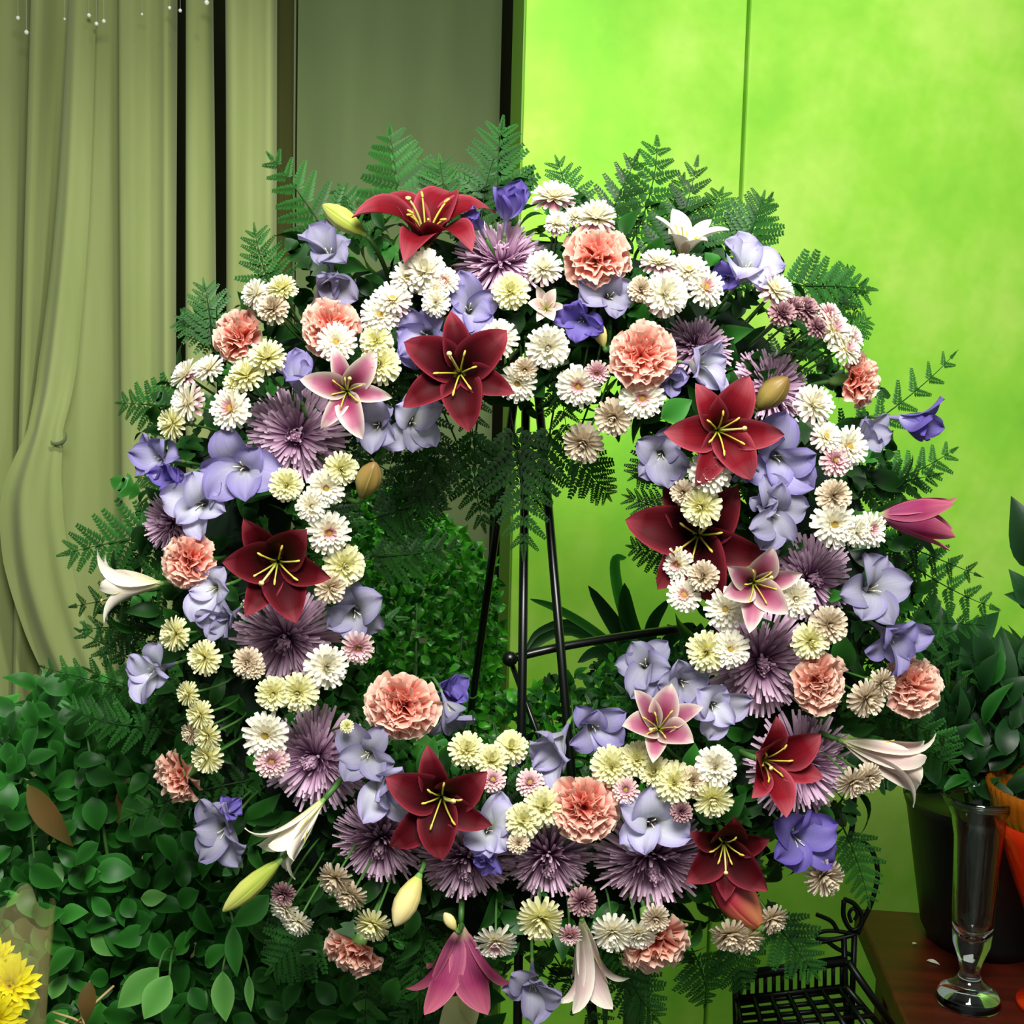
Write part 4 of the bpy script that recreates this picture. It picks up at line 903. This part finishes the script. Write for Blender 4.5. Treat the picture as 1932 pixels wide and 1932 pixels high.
lone('brown_leaf', 52, 1480, 132, 1600, 1.23, .17, 'leaf_brown', 'brown dry leaf slanting at the left edge', foot=(70, 1700, 1.26))
lone('brown_leaf', 240, 1470, 222, 1560, 1.3, .15, 'leaf_brown', 'small olive brown leaf among the left greenery', foot=(240, 1700, 1.34))
lone('brown_leaf', 170, 1850, 160, 1932, 1.19, .22, 'leaf_brown', 'olive brown leaf by the straw twigs at bottom left', foot=(150, 1990, 1.2))
lone('pale_leaf', 905, 1870, 830, 1935, 1.17, .35, 'leaf_pale', 'pale yellow leaf under the hanging magenta lily', foot=(940, 1800, 1.19))
lone('pale_leaf', 880, 1860, 895, 1940, 1.165, .24, 'leaf_pale', 'narrow pale yellow leaf right of the wider pale leaf', foot=(940, 1800, 1.19))
lone('green_leaf', 1248, 790, 1305, 755, 1.02, .35, 'leaf_mid', 'bright green leaf left of the crimson lily at upper right', foot=(1262, 830, 1.1))
lone('green_leaf', 1300, 1460, 1312, 1405, 1.04, .3, 'leaf_mid', 'green leaf between ivory chrysanthemums at lower right', foot=(1290, 1470, 1.12))
lone('green_leaf', 1600, 1035, 1690, 1070, 1.12, .24, 'leaf_deep', 'dark leaf over the greyish freesia at right', foot=(1570, 1050, 1.15))
tw = empty('straw_twigs', Matrix.Translation(P(140, 1932, 1.19))); iv = tw.matrix_world.inverted()
M['straw'] = plain('straw', '#b8a068', .7)
for (ax_, ay_, bx_, by_) in [(105, 1925, 150, 1950), (140, 1935, 215, 1860), (150, 1900, 165, 1960), (100, 1910, 175, 1940)]:
    tube('twig', [iv @ P(ax_, ay_, 1.19), iv @ P((ax_ + bx_) / 2, (ay_ + by_) / 2 - 4, 1.185), iv @ P(bx_, by_, 1.2)], .0013, M['straw'], tw, 5)
tube('twig', [iv @ P(150, 1945, 1.2), iv @ V((P(150, 1945, 1.2).x, P(150, 1945, 1.2).y, .35))], .0015, M['straw'], tw, 5)
tag(tw, 'thin straw coloured twigs at the bottom left edge', 'twigs')

# yellow flowers in clear wrap at the bottom left corner
def yellow(x, y, s, d, face, label):
    R = s / 2 * d / F; f = fdir(*face); root = empty('yellow_chrysanthemum', frame(P(x, y, d), f, .3) @ Matrix.Scale(R, 4)); rnd = random.Random(int(x))
    for nm, n_, th, L_, z_ in (('petal', 18, 82, 1, 0), ('petal', 16, 66, .9, .05), ('petal', 12, 46, .75, .06), ('petal', 8, 25, .6, .08)):
        me = petal('petal|yel', [(.05, 0), (.4, .12), (.7, .1), (1, .0)], lambda u: .13 * max(0, math.sin(PI * u ** 1.3)) ** .6 + .01, M['yellow'], 6, 4, cup=.3)
        for i in range(n_): obj('petal', me, root, jit(2 * PI * i / n_ + rnd.uniform(-.1, .1) + th, math.radians(90 - th), rnd.uniform(-.2, .2), L_ * rnd.uniform(.9, 1.05), z_))
    iv = root.matrix_world.inverted(); b = P(x, y, d); tube('stem', [V((0, 0, -.02)), iv @ V((b.x, b.y + .05, b.z - .12)), iv @ V((b.x, b.y + .05, .25))], .003 / R, M['stem'], root, 6)
    tag(root, label, 'chrysanthemum', 'yellow chrysanthemums in the clear wrap')
yellow(22, 1858, 120, 1.1, (.15, -.2), 'bright yellow chrysanthemum showing most of its petals, bottom left corner')
yellow(-8, 1915, 120, 1.08, (.2, .2), 'lower yellow chrysanthemum cut by the bottom left corner')
yellow(-10, 1815, 90, 1.12, (.3, -.3), 'upper yellow chrysanthemum cut by the left edge')
def film():
    m = bpy.data.materials.new('cellophane'); m.use_nodes = True; nt = m.node_tree; b = nt.nodes['Principled BSDF']; out = nt.nodes['Material Output']
    b.inputs['Base Color'].default_value = lin('#ece4a0'); b.inputs['Roughness'].default_value = .3
    t = N(nt, 'ShaderNodeBsdfTransparent'); t.inputs[0].default_value = (.97, .96, .85, 1); ms = N(nt, 'ShaderNodeMixShader'); ms.inputs[0].default_value = .13
    nt.links.new(t.outputs[0], ms.inputs[1]); nt.links.new(b.outputs[0], ms.inputs[2]); nt.links.new(ms.outputs[0], out.inputs[0]); return m
M['film'] = film()
c = P(0, 1830, 1.1); wrp = empty('clear_wrap', Matrix.Translation((c.x, c.y + .02, c.z - .35)))
vs, fs = [], []
for i in range(15):
    t = i / 14
    for k in range(40):
        an = 2 * PI * k / 40; rr = (.012 + .027 * t) * (1 + .10 * math.sin(7 * an + 3 * t) * t); vs.append(V((rr * math.cos(an), rr * math.sin(an), t * .395 + .010 * t * math.sin(5 * an))))
for i in range(14):
    for k in range(40): fs.append((i * 40 + k, i * 40 + (k + 1) % 40, (i + 1) * 40 + (k + 1) % 40, (i + 1) * 40 + k))
obj('film', mesh('film', vs, fs, None, M['film']), wrp)
tag(wrp, 'yellowish clear cellophane wrap round the yellow flowers at bottom left', 'wrapping')
vs, fs = lathe_data([(.001, 0), (.09, 0), (.1, .02), (.03, .06), (.03, .3), (.06, c.z - .36), (.055, c.z - .36), (.02, .31), (.001, .31)], 24)
obj('holder', mesh('holder', vs, fs, None, M['bucket']), wrp, Matrix.Translation((0, 0, -(c.z - .35))))

# ------------------------------------------------------------------ table at right with glassware
M['wood'] = plain('dark_red_wood', '#3a120a', .42, 0, .3, noise=('#521a0e', 5, 6, (1, 9, 9)))
c0 = PZ(1628, 1748, TZ); c1 = PZ(1712, 1940, TZ); along = (c0 - c1).normalized(); right = V((along.y, -along.x, 0))
MT = Matrix.Translation(c0) @ Matrix((right, along, V((0, 0, 1)))).transposed().to_4x4()
tb = empty('wooden_table', Matrix.Translation((c0.x, c0.y, 0)) @ MT.to_3x3().to_4x4())
box('table_top', (0, .95, -.85, .06, TZ - .03, TZ), M['wood'], tb, .004)
for (lx, ly) in ((.05, -.8), (.9, -.8), (.05, .0), (.9, .0)): box('leg', (lx - .025, lx + .025, ly - .025, ly + .025, 0, TZ - .03), M['wood'], tb, .003)
box('apron', (.05, .9, -.8, -.785, TZ - .1, TZ - .03), M['wood'], tb); box('apron', (.05, .9, .0, .015, TZ - .1, TZ - .03), M['wood'], tb); box('apron', (.03, .045, -.8, .0, TZ - .1, TZ - .03), M['wood'], tb)
tag(tb, 'dark reddish brown wooden table at the lower right', 'table')
M['glass'] = plain('clear_glass', '#e8f4ec', .02, 0, .5, 1.0, 1.48)
M['glass_red'] = plain('red_glass', '#f03a10', .04, 0, .5, .55, 1.45)
M['glass_amber'] = plain('amber_glass', '#c87414', .06, 0, .5, .6, 1.45)
vb = PZ(1826, 1892, TZ); dv = (MC.inverted() @ vb).z * -1; sc = dv / F
vz = empty('glass_pedestal_vase', Matrix.Translation(vb + V((0, 0, .001))))
H = 375 * sc / math.cos(math.radians(24)) * .98
R_ = lambda px: px * sc
pr = [(.001, 0), (R_(58), 0), (R_(60), .004), (R_(52), .014), (R_(26), .026), (R_(17), .036), (R_(22), .05), (R_(34), .07), (R_(38), H * .4), (R_(44), H * .8), (R_(52), H * .9), (R_(66), H * .965), (R_(70), H), (R_(66), H), (R_(60), H * .965), (R_(46), H * .9), (R_(39), H * .8), (R_(33), H * .4), (R_(27), .085), (R_(12), .075), (.001, .075)]
vs, fs = lathe_data(pr, 48); vbod = obj('vase_body', mesh('vase_body', vs, fs, None, M['glass']), vz)
vs = []; fs = []
for k in range(3):
    zz = H * (.962 + .012 * k); t_ = [V((R_(64 + 2 * k) * math.cos(an), R_(64 + 2 * k) * math.sin(an), zz)) for an in [2 * PI * j / 40 for j in range(41)]]
    a_, b_ = tube_data(t_, .0012, 5); n = len(vs); vs += a_; fs += [tuple(n + i for i in f_) for f_ in b_]
obj('rim_bead', mesh('rim_bead', vs, fs, None, M['glass']), vbod)
tag(vz, 'clear glass pedestal vase with flared rim on the wooden table', 'vase')
gb = PZ(1990, 1902, TZ); dg = (MC.inverted() @ gb).z * -1; sg = dg / F
gv = empty('red_glass_vase', Matrix.Translation(gb + V((0, 0, .001)))); k_ = 1 / math.cos(math.radians(22)); q_ = lambda px: px * sg
zs = lambda py: (1902 - py) * sg * k_
pr = [(.001, 0), (q_(70), 0), (q_(68), .005), (q_(20), .016), (q_(13), .03), (q_(26), zs(1810)), (q_(58), zs(1750)), (q_(88), zs(1680)), (q_(118), zs(1600)), (q_(128), zs(1570)), (q_(124), zs(1570)), (q_(112), zs(1600)), (q_(80), zs(1680)), (q_(48), zs(1750)), (q_(14), zs(1800)), (.001, zs(1800))]
vs, fs = lathe_data(pr, 48); obj('bowl', mesh('bowl', vs, fs, None, M['glass_red']), gv)
pr = [(q_(124), zs(1571)), (q_(134), zs(1556)), (q_(140), zs(1530)), (q_(146), zs(1508)), (q_(140), zs(1508)), (q_(134), zs(1530)), (q_(128), zs(1556))]
vs, fs = lathe_data(pr, 144, lambda k, r_, z_: .012 * math.cos(k * PI / 1.5)); obj('ribbed_rim', mesh('ribbed_rim', vs, fs, None, M['glass_amber']), gv)
tag(gv, 'red orange glass vase with ribbed amber rim at the right edge', 'vase')
for (x, y, an, lb) in ((1748, 1812, -.5, 'larger white fallen petal on the wooden table'), (1722, 1781, .6, 'small white fallen petal near the table back edge')):
    p = PZ(x, y, TZ + .002); o_ = obj('fallen_petal', leaf_mesh('fallen_petal|x', M['cream'], .3, .15, .1)); o_.matrix_local = Matrix.Translation(p) @ Matrix.Rotation(an, 4, 'Z') @ Matrix.Scale(.016 if an < 0 else .008, 4)
    tag(o_, lb, 'petal', 'fallen petals on the table')

# ------------------------------------------------------------------ wrought iron stand
DI = 1.30
st0 = P(1500, 1900, DI); ist = empty('iron_stand', Matrix.Translation((st0.x, st0.y, 0))); iv = ist.matrix_world.inverted()
def T(name, pts, rad=.0026, d=DI, par=None, nn=6):
    c_ = spline([P(x, y, d + (e[0] if e else 0)) for (x, y, *e) in pts], nn) if len(pts) > 2 else [P(x, y, d + (e[0] if e else 0)) for (x, y, *e) in pts]
    return tube(name, [iv @ p for p in c_], rad, M['iron'], ist, 6)
T('scroll', [(1605, 1585), (1640, 1598), (1656, 1645), (1645, 1700), (1628, 1738), (1618, 1762)])
T('scroll', [(1592, 1698), (1592, 1730), (1606, 1754), (1622, 1748), (1626, 1728), (1612, 1706), (1592, 1696)])
T('scroll', [(1606, 1740), (1602, 1724), (1610, 1714), (1618, 1724), (1612, 1736)], .002)
T('scroll', [(1540, 1725), (1568, 1738), (1580, 1756)], .0024)
T('scroll', [(1612, 1762), (1570, 1756), (1545, 1760), (1542, 1770), (1570, 1772), (1610, 1764)], .0024)
T('scroll', [(1490, 1765), (1530, 1778), (1580, 1772), (1616, 1762)], .0026)
T('scroll', [(1555, 1772), (1580, 1790), (1606, 1802)], .0024)
T('scroll', [(1612, 1500), (1608, 1560), (1600, 1590)], .003); T('scroll', [(1575, 1510), (1572, 1540), (1612, 1548)], .0024)
T('post', [(1592, 1768), (1598, 1940)], .0032); T('post', [(1612, 1765), (1606, 1940)], .0032)
T('rail', [(1388, 1842), (1596, 1812)], .0062); T('rail', [(1388, 1884), (1592, 1862)], .0035); T('rail', [(1596, 1862), (1668, 1945)], .0035, DI - .02); T('rail', [(1600, 1815), (1690, 1945)], .004, DI - .02)
T('rail', [(1388, 1842), (1390, 1945)], .004)
for k in range(13): T('bar', [(1396 + 16 * k, 1842 - 2.3 * k), (1396 + 16 * k, 1884 - 1.75 * k)], .0022)
for k in range(7): T('slat', [(1390 + 32 * k, 1884 - 3.4 * k), (1400 + 40 * k, 1945, -.06)], .003)
for k in range(4): T('slat', [(1390, 1894 + 14 * k, -.012 * k), (1600 + 16 * k, 1868 + 16 * k, -.012 * k)], .003)
for (x, y) in ((1390, 1945), (1600, 1940), (1690, 1945)):
    p = P(x, y, DI); tube('leg', [iv @ p, iv @ V((p.x, p.y, .003))], .005, M['iron'], ist, 8)
tag(ist, 'black wrought iron stand with scrolls and slatted tray', 'stand')
